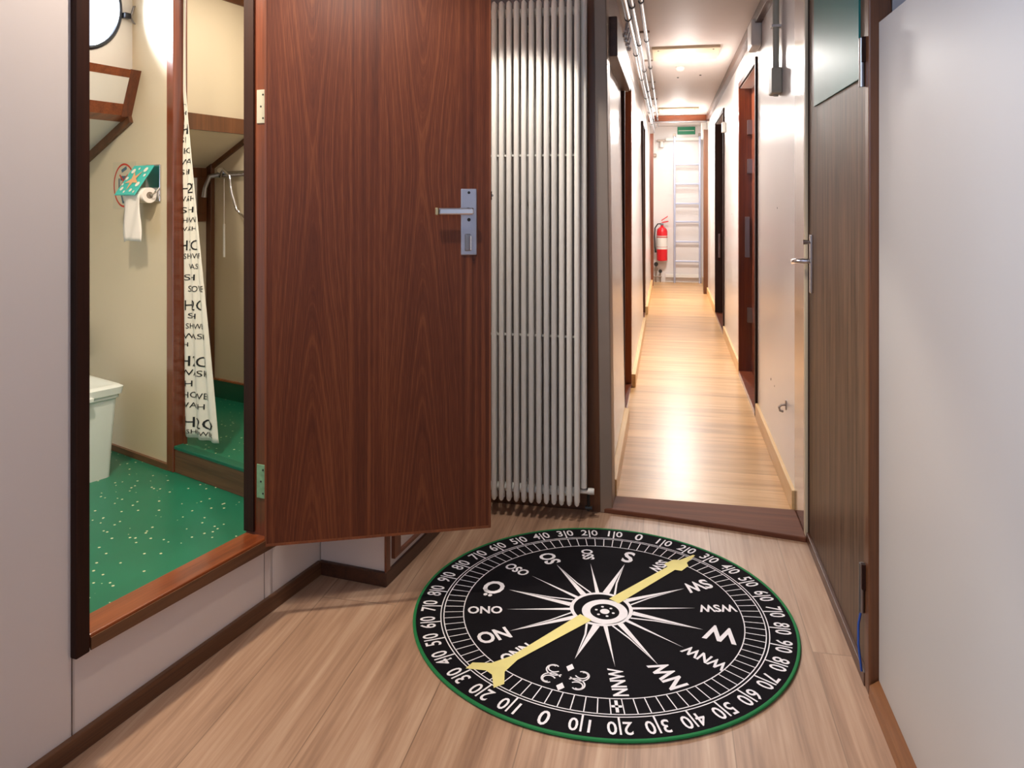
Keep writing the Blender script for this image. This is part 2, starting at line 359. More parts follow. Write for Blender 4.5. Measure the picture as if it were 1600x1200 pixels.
o_ = .6
fr = empty('trim_1', (LO[0] - .6 * .1925, LO[1] - .6 * .9813, 0), AL, 'dark mahogany frame of the raised bathroom doorway', 'door frame', kind='structure')
o_ = .6
def J(a): return a + o_
MB().box(J(D0), J(D0 + .035), -.018, .07, .219, 2.14).build('near_post', 'darkwood', fr, bevel=.003)
MB().box(J(-.262), J(D1), -.012, .07, .2, 2.14).build('far_post', 'redwood', fr, bevel=.002)
MB().box(J(-.262) - .006, J(-.262) + .001, .036, .072, .24, 2.1).build('stop_strip', 'darkwood', fr)
MB().box(J(D0), J(D1), -.014, .07, 2.1, 2.14).build('head', 'darkwood', fr, bevel=.003)
zf0, zf1 = sillz(D0), sillz(D1)
MB().loft([(J(D0 + .036), -.016, zf0 - .002), (J(D1), -.016, zf1), (J(D1), .07, zf1), (J(D0 + .036), .07, zf0 - .002)],
          [(J(D0 + .036), -.016, zf0 + .031), (J(D1), -.016, zf1 + .036), (J(D1), .07, zf1 + .036), (J(D0 + .036), .07, zf0 + .031)]).build('sill', 'redwood_x', fr, bevel=.004)
MB().loft([(J(D0 + .037), -.019, zf0 - .004), (J(D1), -.019, zf1 - .003), (J(D1), -.015, zf1 - .003), (J(D0 + .037), -.015, zf0 - .004)],
          [(J(D0 + .037), -.019, zf0 + .024), (J(D1), -.019, zf1 + .03), (J(D1), -.015, zf1 + .03), (J(D0 + .037), -.015, zf0 + .024)]).build('sill_lip', 'darkwood_x', fr)

# ------------------------------------------------------------------ door_1: the open bathroom door leaf
HX, HY = -1.168, 2.079
AD = math.atan2(.26, .624); DW = .676; DZ0, DZ1 = .214, 2.10
dr = empty('door_1', (HX, HY, 0), AD, 'mahogany veneered bathroom door standing open beside the white radiator', 'door', kind='structure')
MB().box(0, DW, 0, .038, DZ0, DZ1).build('leaf', 'mahog', dr, bevel=.002)
eb = MB(); e = .0045
eb.box(-.001, e, -.001, .0385, DZ0, DZ1); eb.box(DW - e, DW + .001, -.001, .0385, DZ0, DZ1); eb.box(0, DW, -.001, .0385, DZ0 - .003, DZ0 + e)
eb.build('edge_band', 'edge', dr)
hp = MB().box(.582, .632, -.006, 0, 1.064, 1.270).build('handle_plate', 'satin', dr, bevel=.003)
mb = MB().lathe([(.011, -.001), (.011, -.007), (.0085, -.008), (.0085, -.045), (.0, -.046)][:4], (.607, 0, 1.2), 'y', 20); mb.build('handle_stem', 'chrome', dr, smooth=True)
MB().box(.508, .616, -.054, -.040, 1.190, 1.212).build('lever', 'chrome', dr, bevel=.005)
MB().box(.4985, .508, -.0545, -.0395, 1.1895, 1.2125).build('lever_tip', 'brass', dr, bevel=.003)
MB().lathe([(.0045, -.004), (.0045, -.0068)], (.607, 0, 1.258), 'y', 12).build('screw', 'black', dr)
MB().lathe([(.0055, -.004), (.0055, -.0068)], (.607, 0, 1.174), 'y', 12).build('screw', 'black', dr)
MB().box(.594, .612, -.0095, -.004, 1.077, 1.13).build('lock_rose', 'steel', dr, bevel=.003)
MB().box(.606, .613, -.026, -.009, 1.079, 1.127).build('thumb_turn', 'chrome', dr, bevel=.0025)
MB().box(DW, DW + .006, .009, .03, 1.235, 1.262).build('latch_plate', 'black', dr, bevel=.001)
MB().lathe([(.004, 0), (.004, .010), (.002, .012)], (DW, .02, 1.249), 'x', 10).build('latch', 'chrome', dr, smooth=True)
for zc, mt in ((1.515, 'white'), (.395, 'greenup')):
    hg = MB().box(J(-.262) - .0028, J(-.262) + .0008, -.012, .026, zc - .05, zc + .05)
    h = hg.build('hinge_plate', M['greybox'] if mt == 'white' else plain('green_stained_hinge', rgb(120, 160, 126), .5, noise=.4, nscale=60), fr, bevel=.001)
    k = MB()
    for dz in (-.035, .0, .035):
        k.lathe([(.003, -.0035), (.003, -.0025)], (J(-.262), .006 + .004 * math.cos(dz * 99), zc + dz), 'x', 8)
    k.build('screw', 'black', h); k = None

# ------------------------------------------------------------------ cupboard behind the door, radiator wall
cb = empty('built_in_cupboard', (-.879, 2.318, 0), 0, 'white panelled cupboard with brown posts behind the open door', 'cupboard')
def cbl(x, y): return (x + .879, y - 2.318)
P0, P1, P2, P3 = cbl(-1.125, 2.362), cbl(-.886, 2.327), cbl(-.795, 3.05), cbl(-1.0, 3.1)
MB().prism([P0, P1, P2, P3], .04, H).build('body', 'panel', cb)
a1 = math.atan2(2.327 - 2.362, -.886 + 1.125); a2 = math.atan2(3.05 - 2.327, -.795 + .886)
MB().prism([P0, (P0[0] + .003, P0[1] - .012), cbl(-.879, 2.316), cbl(-.789, 3.04), P2, P3], 0, .046).build('plinth', 'darkwood_y', cb, bevel=.003)
def side(t0, t1, z0, z1, dep, name, m):
    d = Vector((math.cos(a2), math.sin(a2), 0)); n = Vector((math.sin(a2), -math.cos(a2), 0)); o = Vector((P1[0], P1[1], 0))
    pts = [o + d * t0, o + d * t1, o + d * t1 + n * dep, o + d * t0 + n * dep]
    return MB().prism([(p.x, p.y) for p in pts], z0, z1).build(name, m, cb, bevel=.001)
side(-.008, .02, .046, H, .007, 'corner_post', 'redwood')
side(.040, .085, .078, 1.9, .012, 'door_stile', 'redwood'); side(.04, .62, .070, .080, .013, 'bottom_rail', 'redwood')
side(.58, .62, .080, 1.9, .010, 'door_stile', 'redwood')

wb = MB(); wb.box(-1.02, -.262, 3.062, 3.16, 0, H)
S('wall_back', wb, 'panel_grey', 'wall behind the white column radiator', 'wall')
S('baseboard_back', MB().box(-.79, -.262, 3.045, 3.063, 0, .07), 'darkwood_x', 'brown skirting under the radiator', 'baseboard', bevel=.002)
S('trim_2', MB().box(-.312, -.262, 3.035, 3.062, .0, H), 'brown', 'brown timber strip beside the radiator', 'trim', bevel=.002)
# leaning aluminium post at the corridor corner
def lean(x, z): return x - .0125 * z
pc = MB(); pc.loft([(-.262, 3.03, 0), (-.214, 3.04, 0), (-.212, 3.16, 0), (-.262, 3.16, 0)], [(lean(-.262, H) , 3.03, H), (lean(-.214, H), 3.04, H), (lean(-.212, H), 3.16, H), (lean(-.262, H), 3.16, H)])
S('trim_3', pc, 'galv', 'metal corner post at the corridor entrance left of the threshold', 'trim', bevel=.004)

# radiator
rd = empty('column_radiator', (-.50, 3.0, 0), 0, 'tall white tubular column radiator beside the open mahogany door', 'radiator')
for i in range(14):
    x = -.342 - i * .02955 + .50
    s = MB()
    for yy, r_ in ((-.072, .0103), (-.047, .0092)):
        s.tube([(x, yy, .060), (x, yy, .066), (x, yy, .085), (x, yy, 1.985), (x, yy, 2.0), (x, yy, 2.006)], [.004, .009, r_, r_, .009, .004], 12)
    for zz in (.10, 1.965):
        s.tube([(x, -.072, zz), (x, -.040, zz)], .0085, 10)
    s.build('radiator_section', 'rad', rd, smooth=True)
MB().tube([(-.36, -.037, .102), (.165, -.037, .102)], .017, 14).build('header_pipe', 'rad', rd, smooth=True)
MB().tube([(-.36, -.037, 1.965), (.165, -.037, 1.965)], .017, 14).build('header_pipe', 'rad', rd, smooth=True)
for zz in (1.405, .705): MB().box(-.26, .165, -.058, -.050, zz - .004, zz + .004).build('spacer_bar', 'rad', rd)
MB().tube([(.180, -.035, .12), (.180, -.035, 2.02)], .0125, 12).build('riser_pipe', 'rad', rd, smooth=True)
MB().tube([(.165, -.03, .102), (.198, -.03, .102)], .008, 10).lathe([(.012, -.012), (.013, .0), (.012, .012)], (.208, -.03, .105), 'x', 12).build('valve', 'white', rd, smooth=True)
MB().tube([(.198, -.028, .03), (.198, -.028, .10)], .006, 8).tube([(.185, -.028, .04), (.212, -.028, .04)], .008, 8).build('valve_fitting', 'black', rd, smooth=True)
MB().box(-.05, -.03, -.02, .06, .10, .12).build('wall_bracket', 'rad', rd); MB().box(-.05, -.03, -.02, .06, 1.9, 1.92).build('wall_bracket', 'rad', rd)

# threshold
S('trim_4', MB().prism([(-.262, 3.035), (-.05, 3.012), (.2, 2.972), (.488, 2.918), (.488, 3.172), (-.212, 3.172)], -.001, .018), wood('threshold_wood', rgb(84, 42, 22), rgb(124, 68, 38), 'x', coat=0, rough=.7), 'worn reddish wooden threshold between lobby and corridor', 'threshold', bevel=.004)

# ------------------------------------------------------------------ corridor left wall
def lx(z): return -.232 - .0116 * z
def slab_l(mb, y0, y1, z0, z1, x0=0, x1=-.1):
    mb.loft([(lx(z0) + x0, y0, z0), (lx(z0) + x0, y1, z0), (lx(z0) + x1, y1, z0), (lx(z0) + x1, y0, z0)],
            [(lx(z1) + x0, y0, z1), (lx(z1) + x0, y1, z1), (lx(z1) + x1, y1, z1), (lx(z1) + x1, y0, z1)])
    return mb
LD = [(4.27, 5.05), (7.45, 8.15)]
m_ = MB(); ys = [3.162] + [v for d in LD for v in d] + [11.4]
for i in range(0, len(ys), 2): slab_l(m_, ys[i], ys[i + 1], 0, H)
for a, b_ in LD: slab_l(m_, a, b_, 1.92, H)
S('wall_corridor_left', m_, 'hall', 'glossy white laminate wall on the left of the corridor', 'wall')
k = 1
for i in range(0, len(ys), 2):
    y0 = ys[i] + .005; y1 = ys[i + 1] - .01
    S('baseboard_corridor_left', MB().prism([(lx(0) - .002, y0), (-.207, y0), (-.207, y1 - .02), (lx(0) - .002, y1)], 0, .085), 'oak', ['pale oak skirting on the left nearest the threshold', 'pale oak skirting on the corridor left between its two doorways', 'pale oak skirting on the corridor left farthest away'][i // 2], 'baseboard', bevel=.003)
# ------------------------------------------------------------------ corridor right wall
RXW = .492
RD = [(4.53, 5.56), (7.12, 8.3)]
m_ = MB(); ys2 = [3.19] + [v for d in RD for v in d] + [11.4]
for i in range(0, len(ys2), 2): m_.box(RXW, RXW + .11, ys2[i], ys2[i + 1], 0, H)
for a, b_ in RD: m_.box(RXW, RXW + .11, a, b_, 1.99, H)
wr = S('wall_corridor_right', m_, 'hall', 'glossy white laminate wall on the right of the corridor', 'wall')
for y, z, r_ in ((3.706, 1.191, .004), (3.93, .351, .006), (3.80, .349, .004), (6.3, 1.1, .004)):
    MB().lathe([(r_, -.001), (r_, .002)], (RXW, y, z), 'x', 10).build('screw_hole', 'black', wr)
for i in range(0, len(ys2), 2):
    y0 = ys2[i] + .0; y1 = ys2[i + 1] - .03
    S('baseboard_corridor_right', MB().prism([(RXW + .002, y0), (.478, y0), (.478, y1 - .015), (RXW + .002, y1)], 0, .085), 'oak', ['pale oak skirting on the right nearest the threshold', 'pale oak skirting on the corridor right between its two doorways', 'pale oak skirting on the corridor right farthest away'][i // 2], 'baseboard', bevel=.003)
S('trim_5', MB().box(RXW - .035, RXW + .001, 3.0, 9.75, H - .065, H - .001), 'darkwood_y', 'dark board along the right edge of the corridor ceiling', 'trim', bevel=.003)
S('trim_6', slab_l(MB(), 3.17, 4.24, 1.82, 1.985, .05, -.001), 'darkwood_y', 'dark board high on the left corridor wall below the pipes', 'trim', bevel=.004)

# corridor doorways (recessed doors)
def doorway(n, sideR, y0, y1, z1, label, jamb):
    sg = 1 if sideR else -1
    x0 = RXW if sideR else -.245
    t = empty('door_%d' % n, (x0, y0, 0), 0, label, 'door', kind='structure')
    def bx(a, b_, c, d, e_, f): return MB().box(min(sg * a, sg * b_), max(sg * a, sg * b_), c, d, e_, f)
    L = y1 - y0
    bx(.075, .108, .0, L, .03, z1).build('leaf', 'redwood', t)
    bx(-.012, .1, -.03, .012, 0, z1 + .03).build('near_post', 'darkwood', t, bevel=.002)
    bx(-.012, .1, L - .012, L + .035, 0, z1 + .03).build('far_post', jamb, t, bevel=.002)
    bx(-.012, .1, 0, L, z1 - .005, z1 + .03).build('head', 'darkwood', t)
    bx(-.012, .1, 0, L, .0, .028).build('threshold', 'redwood', t, bevel=.002)
    return t
d2 = doorway(2, False, 4.27, 5.05, 1.93, 'recessed cabin door with orange jamb, nearer on the corridor left', 'orange')
d3 = doorway(3, False, 7.45, 8.15, 1.93, 'narrow brown cabin doorway, farther along the corridor left', 'brown')
d4 = doorway(4, True, 4.53, 5.56, 2.0, 'recessed reddish cabin door, nearer on the corridor right', 'redwood')
d5 = doorway(5, True, 7.12, 8.3, 2.0, 'dark cabin doorway, farther along the corridor right', 'darkwood')
for zc in (1.72, 1.45, .42):
    MB().box(.045, .078, .985, 1.018, zc - .05, zc + .05).build('hinge', 'steel', d4, bevel=.002)
MB().box(.03, .06, .99, 1.018, .82, 1.1).build('strike_plate', 'steel', d4, bevel=.002)
MB().box(-.07, -.04, .742, .768, 1.36, 1.44).build('hinge', 'steel', d2, bevel=.002)
MB().box(-.075, -.045, .742, .768, .55, .8).build('strike_plate', 'steel', d2, bevel=.002)
MB().box(.02, .04, 1.14, 1.17, .6, .85).build('strike_plate', 'chrome', d5, bevel=.002)

# end of the corridor
we = MB().box(-.35, .62, 11.3, 11.4, 0, H)
S('wall_end', we, 'hall', 'white end wall of the corridor behind the ladder', 'wall')
S('trim_7', MB().box(-.245, -.2, 10.75, 10.95, 0, 2.1), 'redwood', 'reddish post at the far left end of the corridor', 'trim')
S('trim_8', MB().box(.44, .493, 10.0, 10.16, 0, 2.08), 'brown', 'brown post at the far right end of the corridor', 'trim')
S('trim_9', MB().box(-.24, .492, 9.72, 9.80, H - .075, H - .001), 'redwood_x', 'dark red beam across the far corridor ceiling', 'trim', bevel=.004)

# ------------------------------------------------------------------ lobby right wall: walnut door, white panel
t = empty('door_6', (.494, 2.10, 0), 0, 'grey-brown walnut veneered door with teal upper pane on the right', 'door', kind='structure')
MB().box(.004, .044, .0, .825, .035, 2.15).build('leaf', 'walnut', t, bevel=.002)
MB().box(-.001, .006, .071, .708, 1.556, 2.1).build('pane', 'teal', t, bevel=.001)
MB().box(-.004, .05, -.046, -.006, 0, H).build('hinge_post', 'brown', t, bevel=.004)
MB().box(.002, .05, .827, .842, 0, H).build('latch_rebate', 'darkwood', t)
MB().box(-.008, .05, .840, .868, .01, H).build('cream_edge', 'cream', t, bevel=.003)
MB().box(-.006, .06, .868, 1.09, 0, H).build('latch_post', 'purplew', t, bevel=.003)
MB().box(-.006, .05, -.006, .827, 0, .034).build('door_sill', 'darkwood_y', t, bevel=.002)
for zc in (1.588, .25):
    h = MB().tube([(-.010, -.004, zc - .062), (-.010, -.004, zc + .062)], .0075, 12).build('hinge', 'steel', t, smooth=True)
    MB().box(-.013, -.003, -.018, -.004, zc - .0, zc + .064).build('hinge_leaf', 'darkwood', h, bevel=.001)
MB().box(-.006, .005, .744, .770, .905, 1.112).build('handle_plate', 'chrome', t, bevel=.004)
MB().tube([(-.004, .757, 1.018), (-.040, .757, 1.018), (-.048, .764, 1.018), (-.050, .775, 1.017), (-.048, .83, 1.010)], [.009, .009, .009, .009, .012], 12).build('lever', 'chrome', t, smooth=True)
MB().tube([(-.004, .752, 1.085), (-.03, .752, 1.085)], [.006, .009], 12).build('bolt_knob', 'chrome', t, smooth=True)
S('wall_right', MB().box(.513, .62, -1.3, 2.052, 0, 1.68), 'panel_right', 'smooth white lower wall panel on the right beside the walnut door', 'wall', bevel=.002)
S('wall_right.001', MB().box(.60, .68, -1.3, 2.052, 1.6, H), 'panel_grey', 'recessed grey wall above the white right panel', 'wall')
S('wall_right.002', MB().box(.545, .68, 2.05, 3.25, 0, H), 'panel_grey', 'wall carrying the walnut door', 'wall')
S('trim_10', MB().box(.50, .60, -1.3, 2.052, H - .12, H), 'darkwood_y', 'dark board at the top of the right lobby wall', 'trim')
wn2 = empty('added_window_2', (LO[0] + u.x * -2.32, LO[1] + u.y * -2.32, 1.86), AL, 'small added window frame with glowing pane, unseen on the left lobby wall behind the camera', 'window', kind='structure')  # unseen frame added so the blue area light has a window
for q_ in ((-.40, .40, .22, .27, 'top_rail'), (-.40, .40, -.27, -.22, 'bottom_rail'), (-.40, -.36, -.22, .22, 'stile'), (.36, .40, -.22, .22, 'stile')): MB().box(q_[0], q_[1], -.03, 0, q_[2], q_[3]).build(q_[4], 'darkwood', wn2)
MB().box(-.36, .36, -.008, 0, -.22, .22).build('glass', plain('added_glow_pane', (.55, .68, 1, 1), .2, emis=(.55, .68, 1, 1), es=2), wn2)  # pane glows by itself; the wall behind it is solid
bbr = MB(); bbr.loft([(.489, -1.3, 0), (.489, 2.05, 0), (.514, 2.05, 0), (.514, -1.3, 0)], [(.491, -1.3, .030), (.491, 2.05, .030), (.514, 2.05, .046), (.514, -1.3, .046)])
S('baseboard_right', bbr, wood('right_skirting', rgb(110, 66, 36), rgb(150, 98, 58), 'y', coat=.1), 'brown bevelled skirting under the white right panel', 'baseboard')
S('wall_rear', MB().box(-1.9, -1.05, -1.35, -1.28, 0, H).box(.15, .7, -1.35, -1.28, 0, H).box(-1.05, .15, -1.35, -1.28, 0, 1.05).box(-1.05, .15, -1.35, -1.28, 2.05, H), 'panel')
cbl_ = MB().tube([(.484, 2.10, .035), (.477, 2.102, .10), (.479, 2.11, .15), (.485, 2.106, .19)], .003, 8)
tag(cbl_.build('cable', 'bluec', smooth=True), 'short blue cable hanging below the lower hinge of the walnut door', 'cable')

# ------------------------------------------------------------------ bathroom
def upright(pts, y0, y1):
    return MB().loft([(p[0], y0, p[1]) for p in pts], [(p[0], y1, p[1]) for p in pts])
S('wall_bathroom', upright([(-.75, .15), (.39, .15), (.39, H), (.10, H), (.10, 1.57), (-.75, 1.18)], 0, .04), 'beige', 'beige bathroom bulkhead carrying the sign and paper holder', 'wall', loc=BO, rz=AB)
S('baseboard_bathroom', MB().box(-1.3, .39, -.012, 0, .15, .175), 'darkwood_x', 'brown skirting at the foot of the beige bathroom bulkhead', 'baseboard', loc=BO, rz=AB)
S('trim_11', MB().box(.385, .433, -.012, .05, .15, H), 'redwood', 'reddish post left of the shower curtain', 'trim', loc=BO, rz=AB, bevel=.003)
S('trim_12', MB().box(.433, 1.2, -.006, .03, .15, .243), 'darkwood_x', 'dark board along the front of the shower tray', 'trim', loc=BO, rz=AB, bevel=.002)
S('trim_13', MB().box(.433, 1.2, -.009, .03, .243, .256), 'greenup', 'green vinyl lip on top of the shower tray', 'trim', loc=BO, rz=AB, bevel=.002)
S('wall_shower', upright([(-.08, .2), (1.4, .2), (1.4, H), (.25, H), (.25, 1.53), (-.08, 1.37)], 0, .04), 'beige', 'beige far bulkhead of the shower', 'wall', loc=CO, rz=AC)
S('baseboard_shower', MB().box(-.03, 1.4, -.008, 0, .25, .335), 'greenup', 'dark green upstand round the shower floor', 'baseboard', loc=CO, rz=AC)
S('trim_14', MB().box(-.03, 1.4, -.010, 0, .335, .343), 'orange', 'thin orange edge on top of the green upstand', 'trim', loc=CO, rz=AC)
S('trim_15', MB().box(-.03, .012, -.022, 0, .33, 1.42), 'brown', 'brown corner post at the far left corner of the shower', 'trim', loc=CO, rz=AC, bevel=.002)
# hull side: profile (s, z) extruded toward the camera
def extr(pts, fn, l0, l1):
    mb = MB(); mb.loft([fn(*p) - u * l0 for p in pts], [fn(*p) - u * l1 for p in pts]); return mb
S('wall_hull', extr([(.176, 1.757), (.101, 1.588), (-.62, 1.27), (-.62, .15), (-.72, .15), (-.9, 1.5)], Bp, 0, 1.7), 'white', 'ship side of the bathroom below the porthole ledge', 'wall')
# upper hull wall with a round porthole opening
phS = .11; phL = .245; phz = 2.015; phr = .188
def hullpt(l, z, d=0):  # on the upper hull wall plane, d = outward (away from room)
    n = Vector((-.9813, .1925, 0)); return Bp(phS, z) - u * l + n * d
hw = MB(); N = 48
for d in (0, .05):
    pass
ring = []
for d in (0., .06):
    inner = []; outer = []
    for j in range(N):
        t_ = 2 * math.pi * j / N; c_, s__ = math.cos(t_), math.sin(t_)
        inner.append(hw.b.verts.new(hullpt(phL + phr * c_, phz + phr * s__, d)))
        # project to rectangle l in (-0,1.7), z in (1.72,H)
        kx = ((1.7 - phL) / c_) if c_ > 1e-6 else ((-phL) / c_ if c_ < -1e-6 else 1e9)
        kz = ((H + .02 - phz) / s__) if s__ > 1e-6 else ((1.72 - phz) / s__ if s__ < -1e-6 else 1e9)
        kk = min(kx, kz); outer.append(hw.b.verts.new(hullpt(phL + kk * c_, phz + kk * s__, d)))
    ring.append((inner, outer))
for j in range(N):
    k = (j + 1) % N
    for inner, outer in ring: hw.b.faces.new((inner[j], inner[k], outer[k], outer[j]))
    hw.b.faces.new((ring[0][0][j], ring[0][0][k], ring[1][0][k], ring[1][0][j]))
    hw.b.faces.new((ring[0][1][j], ring[0][1][k], ring[1][1][k], ring[1][1][j]))
S('wall_hull.001', hw, 'white', 'white ship side around the porthole', 'wall')
c0 = hullpt(phL, phz, 0); APH = math.atan2(u.y, u.x)
ph = empty('window_1', c0, APH, 'round dark-rimmed porthole with bright daylight at the top left', 'porthole', kind='structure')
MB().lathe([(phr - .012, -.008), (phr - .008, .012), (phr + .003, .012), (phr + .005, -.004), (phr - .004, -.012)], (0, 0, 0), 'y', 48, False).build('rim', plain('dark_bronze', rgb(62, 66, 72), .35, metal=.8), ph, smooth=True)
ph.rotation_euler = (0, 0, APH)
MB().lathe([(phr - .015, .008), (phr - .015, .014)], (0, 0, 0), 'y', 48).build('glass', 'glass', ph)
lt = MB().box(phr - .002, phr + .028, -.03, -.004, -.012 - .02, .012 - .02).build('latch_lug', plain('latch_bronze', rgb(54, 56, 62), .35, metal=.8), ph, bevel=.004)
rg = MB(); rg.tube([(phr + .028, -.02, -.03), (phr + .045, -.022, .025), (phr + .062, -.024, .03), (phr + .062, -.024, -.05), (phr + .045, -.022, -.045), (phr + .028, -.02, -.02)], .004, 8).build('latch_ring', 'steel', ph, smooth=True)

def board_on(fn, p0, p1, wdt, name, m, label, d0=-.016, d1=0):
    # a board lying on a bulkhead plane from p0 to p1 (s,z)
    a = Vector((p0[0], p0[1])); b_ = Vector((p1[0], p1[1])); d = (b_ - a).normalized(); n = Vector((-d.y, d.x)) * wdt
    q = [a, b_, b_ + n, a + n]
    mb = MB(); mb.loft([fn(v.x, v.y, d0) for v in q], [fn(v.x, v.y, d1) for v in q])
    return S(name, mb, m, label, 'trim', bevel=.001)
S('trim_16', extr([(.180, 1.765), (.166, 1.733), (.150, 1.735), (.10, 1.765)], Bp, .0, 1.7), 'redwood_x', 'reddish top rail of the ledge under the porthole', 'trim')
S('trim_17', extr([(.122, 1.628), (.103, 1.582), (.05, 1.56), (.09, 1.63)], Bp, .0, 1.7), 'redwood_x', 'brown bottom rail of the ledge under the porthole', 'trim')
S('trim_18', extr([(.181, 1.767), (.102, 1.578), (.06, 1.58), (.14, 1.767)], Bp, .0, .05), 'redwood', 'slanted end stile of the ledge against the beige bulkhead', 'trim')
board_on(Bp, (-.62, 1.27), (.104, 1.588), -.035, 'trim_19', 'brown', 'diagonal brown strip under the porthole ledge on the beige bulkhead')
# shower hull side
S('wall_shower_hull', extr([(-.03, .2), (-.03, 1.388), (.285, 1.54), (.285, H), (.25, H), (.25, 1.56), (-.08, 1.42), (-.08, .2)], Cp, -.02, .50), 'beige', 'beige ship side of the shower with slanting underside', 'wall')
S('trim_20', extr([(.29, 1.535), (.31, 1.535), (.31, 1.605), (.27, 1.605)], Cp, 0, .50), 'brown', 'brown rail across the shower side at head height', 'trim')
S('trim_21', extr([(.28, 2.14), (.295, 2.14), (.295, 2.19), (.28, 2.19)], Cp, 0, .50), 'brown', 'brown strip near the shower ceiling', 'trim')
board_on(Cp, (-.03, 1.388), (.30, 1.548), -.022, 'trim_22', 'brown', 'diagonal brown strip on the far shower bulkhead')
fr2 = empty('access_panel', Cp(-.03, 1.12) - u * .3, AL, 'small brown-framed access panel low on the shower ship side', 'panel')
def ap(l0, l1, z0, z1, name, m, d=.012): return MB().box(l0, l1, -d, .0, z0, z1).build(name, m, fr2, bevel=.001)
for a_ in ((-.2, .27, .215, .265, 'top_rail'), (-.2, .27, 0, .04, 'bottom_rail'), (.215, .27, .04, .215, 'stile'), (-.2, -.15, .04, .215, 'stile')): ap(*a_, 'brown')
ap(-.16, .22, .03, .22, 'infill', 'white', .004)
S('wall_bathroom_near', MB().box(-2.9, -1.45, 1.0, 1.06, .1, H), 'beige')

# shower curtain
cu0, cu1 = .43, .665
def fold(a, z):
    return .035 + .007 * math.sin(a * 62 + .6 * math.sin(z * 3)) * min(1, .25 + (2.2 - z) * .5)
cg = MB(); NZ, NA = 60, 40; rows = []
ct, cbz = 2.17, .285
def cw(z): return .016 + max(0, (1.68 - z)) / 1.4 * (cu1 - cu0 - .016)
for i in range(NZ + 1):
    z = cbz + (ct - cbz) * i / NZ
    rows.append([cg.b.verts.new((cu0 - .02 + (cw(z) + .02) * j / NA, fold(j / NA * .3, z), z + (.012 * j / NA if i == 0 else 0))) for j in range(NA + 1)])
cg.skin(rows, caps=False, close=False)
sc_o = empty('shower_curtain', BO, AB, 'white shower curtain printed with black words, drawn to the left post', 'shower curtain')
co = cg.build('curtain_cloth', 'cloth', sc_o); so = co.modifiers.new('thick', 'SOLIDIFY'); so.thickness = .0012; so.offset = 1
for p in co.data.polygons: p.use_smooth = True
words = ['H\u2082O', 'WATER', 'clean', 'SHOWER', 'H2O', 'SOAP', 'fresh', 'WET', 'SH', 'rain', 'H2O', 'bath', 'SOAP', 'WASH', 'clean']
words = [w_.replace('\u2082', '2') for w_ in words]
z = .31; i = 0
while z < 1.62:
    wd = cw(z); big = (i % 5 == 1)
    sz = .058 if big else random.choice((.030, .024, .034))
    tx = 'H2O' if big else words[(i * 5 + 3) % len(words)]
    off = random.uniform(-.012, .035) if wd > .1 else random.uniform(-.01, .0)
    me = text_mesh(tx, sz, 'LEFT')
    tmp = bmesh.new(); tmp.from_mesh(me)
    bmesh.ops.triangulate(tmp, faces=tmp.faces)
    bmesh.ops.subdivide_edges(tmp, edges=tmp.edges, cuts=3, use_grid_fill=True)
    wx = max(v.co.x for v in tmp.verts); kx_ = min(1.75, max(.9, (wd - .02 - max(0, off)) / wx))
    for v in tmp.verts: v.co.x *= kx_
    a0 = cu0 + off
    bad = [v for v in tmp.verts if (a0 + v.co.x) > cu0 + wd - .004 or a0 + v.co.x < cu0 - .015]
    bmesh.ops.delete(tmp, geom=bad, context='VERTS')
    for v in tmp.verts:
        a = a0 + v.co.x; zz = z + v.co.y + v.co.x * .06
        j = (a - cu0 + .02) / (cw(zz) + .02)
        v.co = Vector((a, fold(j * .3, zz) - .003, zz))
    tmp.to_mesh(me); tmp.free(); MB().add(me, Matrix.Identity(4)).build('printed_word', 'ink', co, recalc=False)
    z += sz * .95 + .012; i += 1
rail = MB().tube([(.36, .035, 2.19), (1.2, .035, 2.19)], .009, 10); tag(rail.build('curtain_rail', 'chrome', loc=BO, rz=AB, smooth=True), 'chrome rail carrying the shower curtain', 'rail')

# shower mixer with hose, pull cord
sh = empty('shower_mixer', Cp(.20, 1.34), AC, 'chrome shower set with hose on the far shower bulkhead', 'shower')
MB().tube([(-.10, -.03, .01), (.14, -.03, .015)], [.014, .016], 14).tube([(-.0, 0, .01), (-.0, -.03, .01)], .012, 10).tube([(.1, 0, .01), (.1, -.03, .01)], .012, 10).build('mixer_body', 'chrome', sh, smooth=True)
MB().tube([(-.10, -.035, .01), (-.125, -.075, .0), (-.14, -.09, -.055), (-.145, -.092, -.10)], [.013, .011, .010, .013], 12).build('hand_shower', 'steel', sh, smooth=True)
MB().tube([(-.08, -.05, .0), (-.02, -.08, .035), (.03, -.08, 0), (.045, -.08, -.08), (.07, -.07, -.16), (.12, -.06, -.2), (.2, -.06, -.2)], .0065, 10).build('hose', 'chrome', sh, smooth=True)
MB().tube([(-.09, -.03, .02), (-.065, -.06, .03)], [.017, .014], 12).build('tap_knob', 'chrome', sh, smooth=True)
pcd = empty('pull_cord', Cp(.137, .95), AC, 'thin white pull cord hanging below the shower mixer', 'cord')
MB().tube([(0, -.04, .0), (0, -.04, .38)], .0022, 6).build('cord', 'white', pcd)
MB().tube([(0, -.04, -.0), (0, -.04, .16)], [.006, .005], 10).build('grip', 'white', pcd, smooth=True)

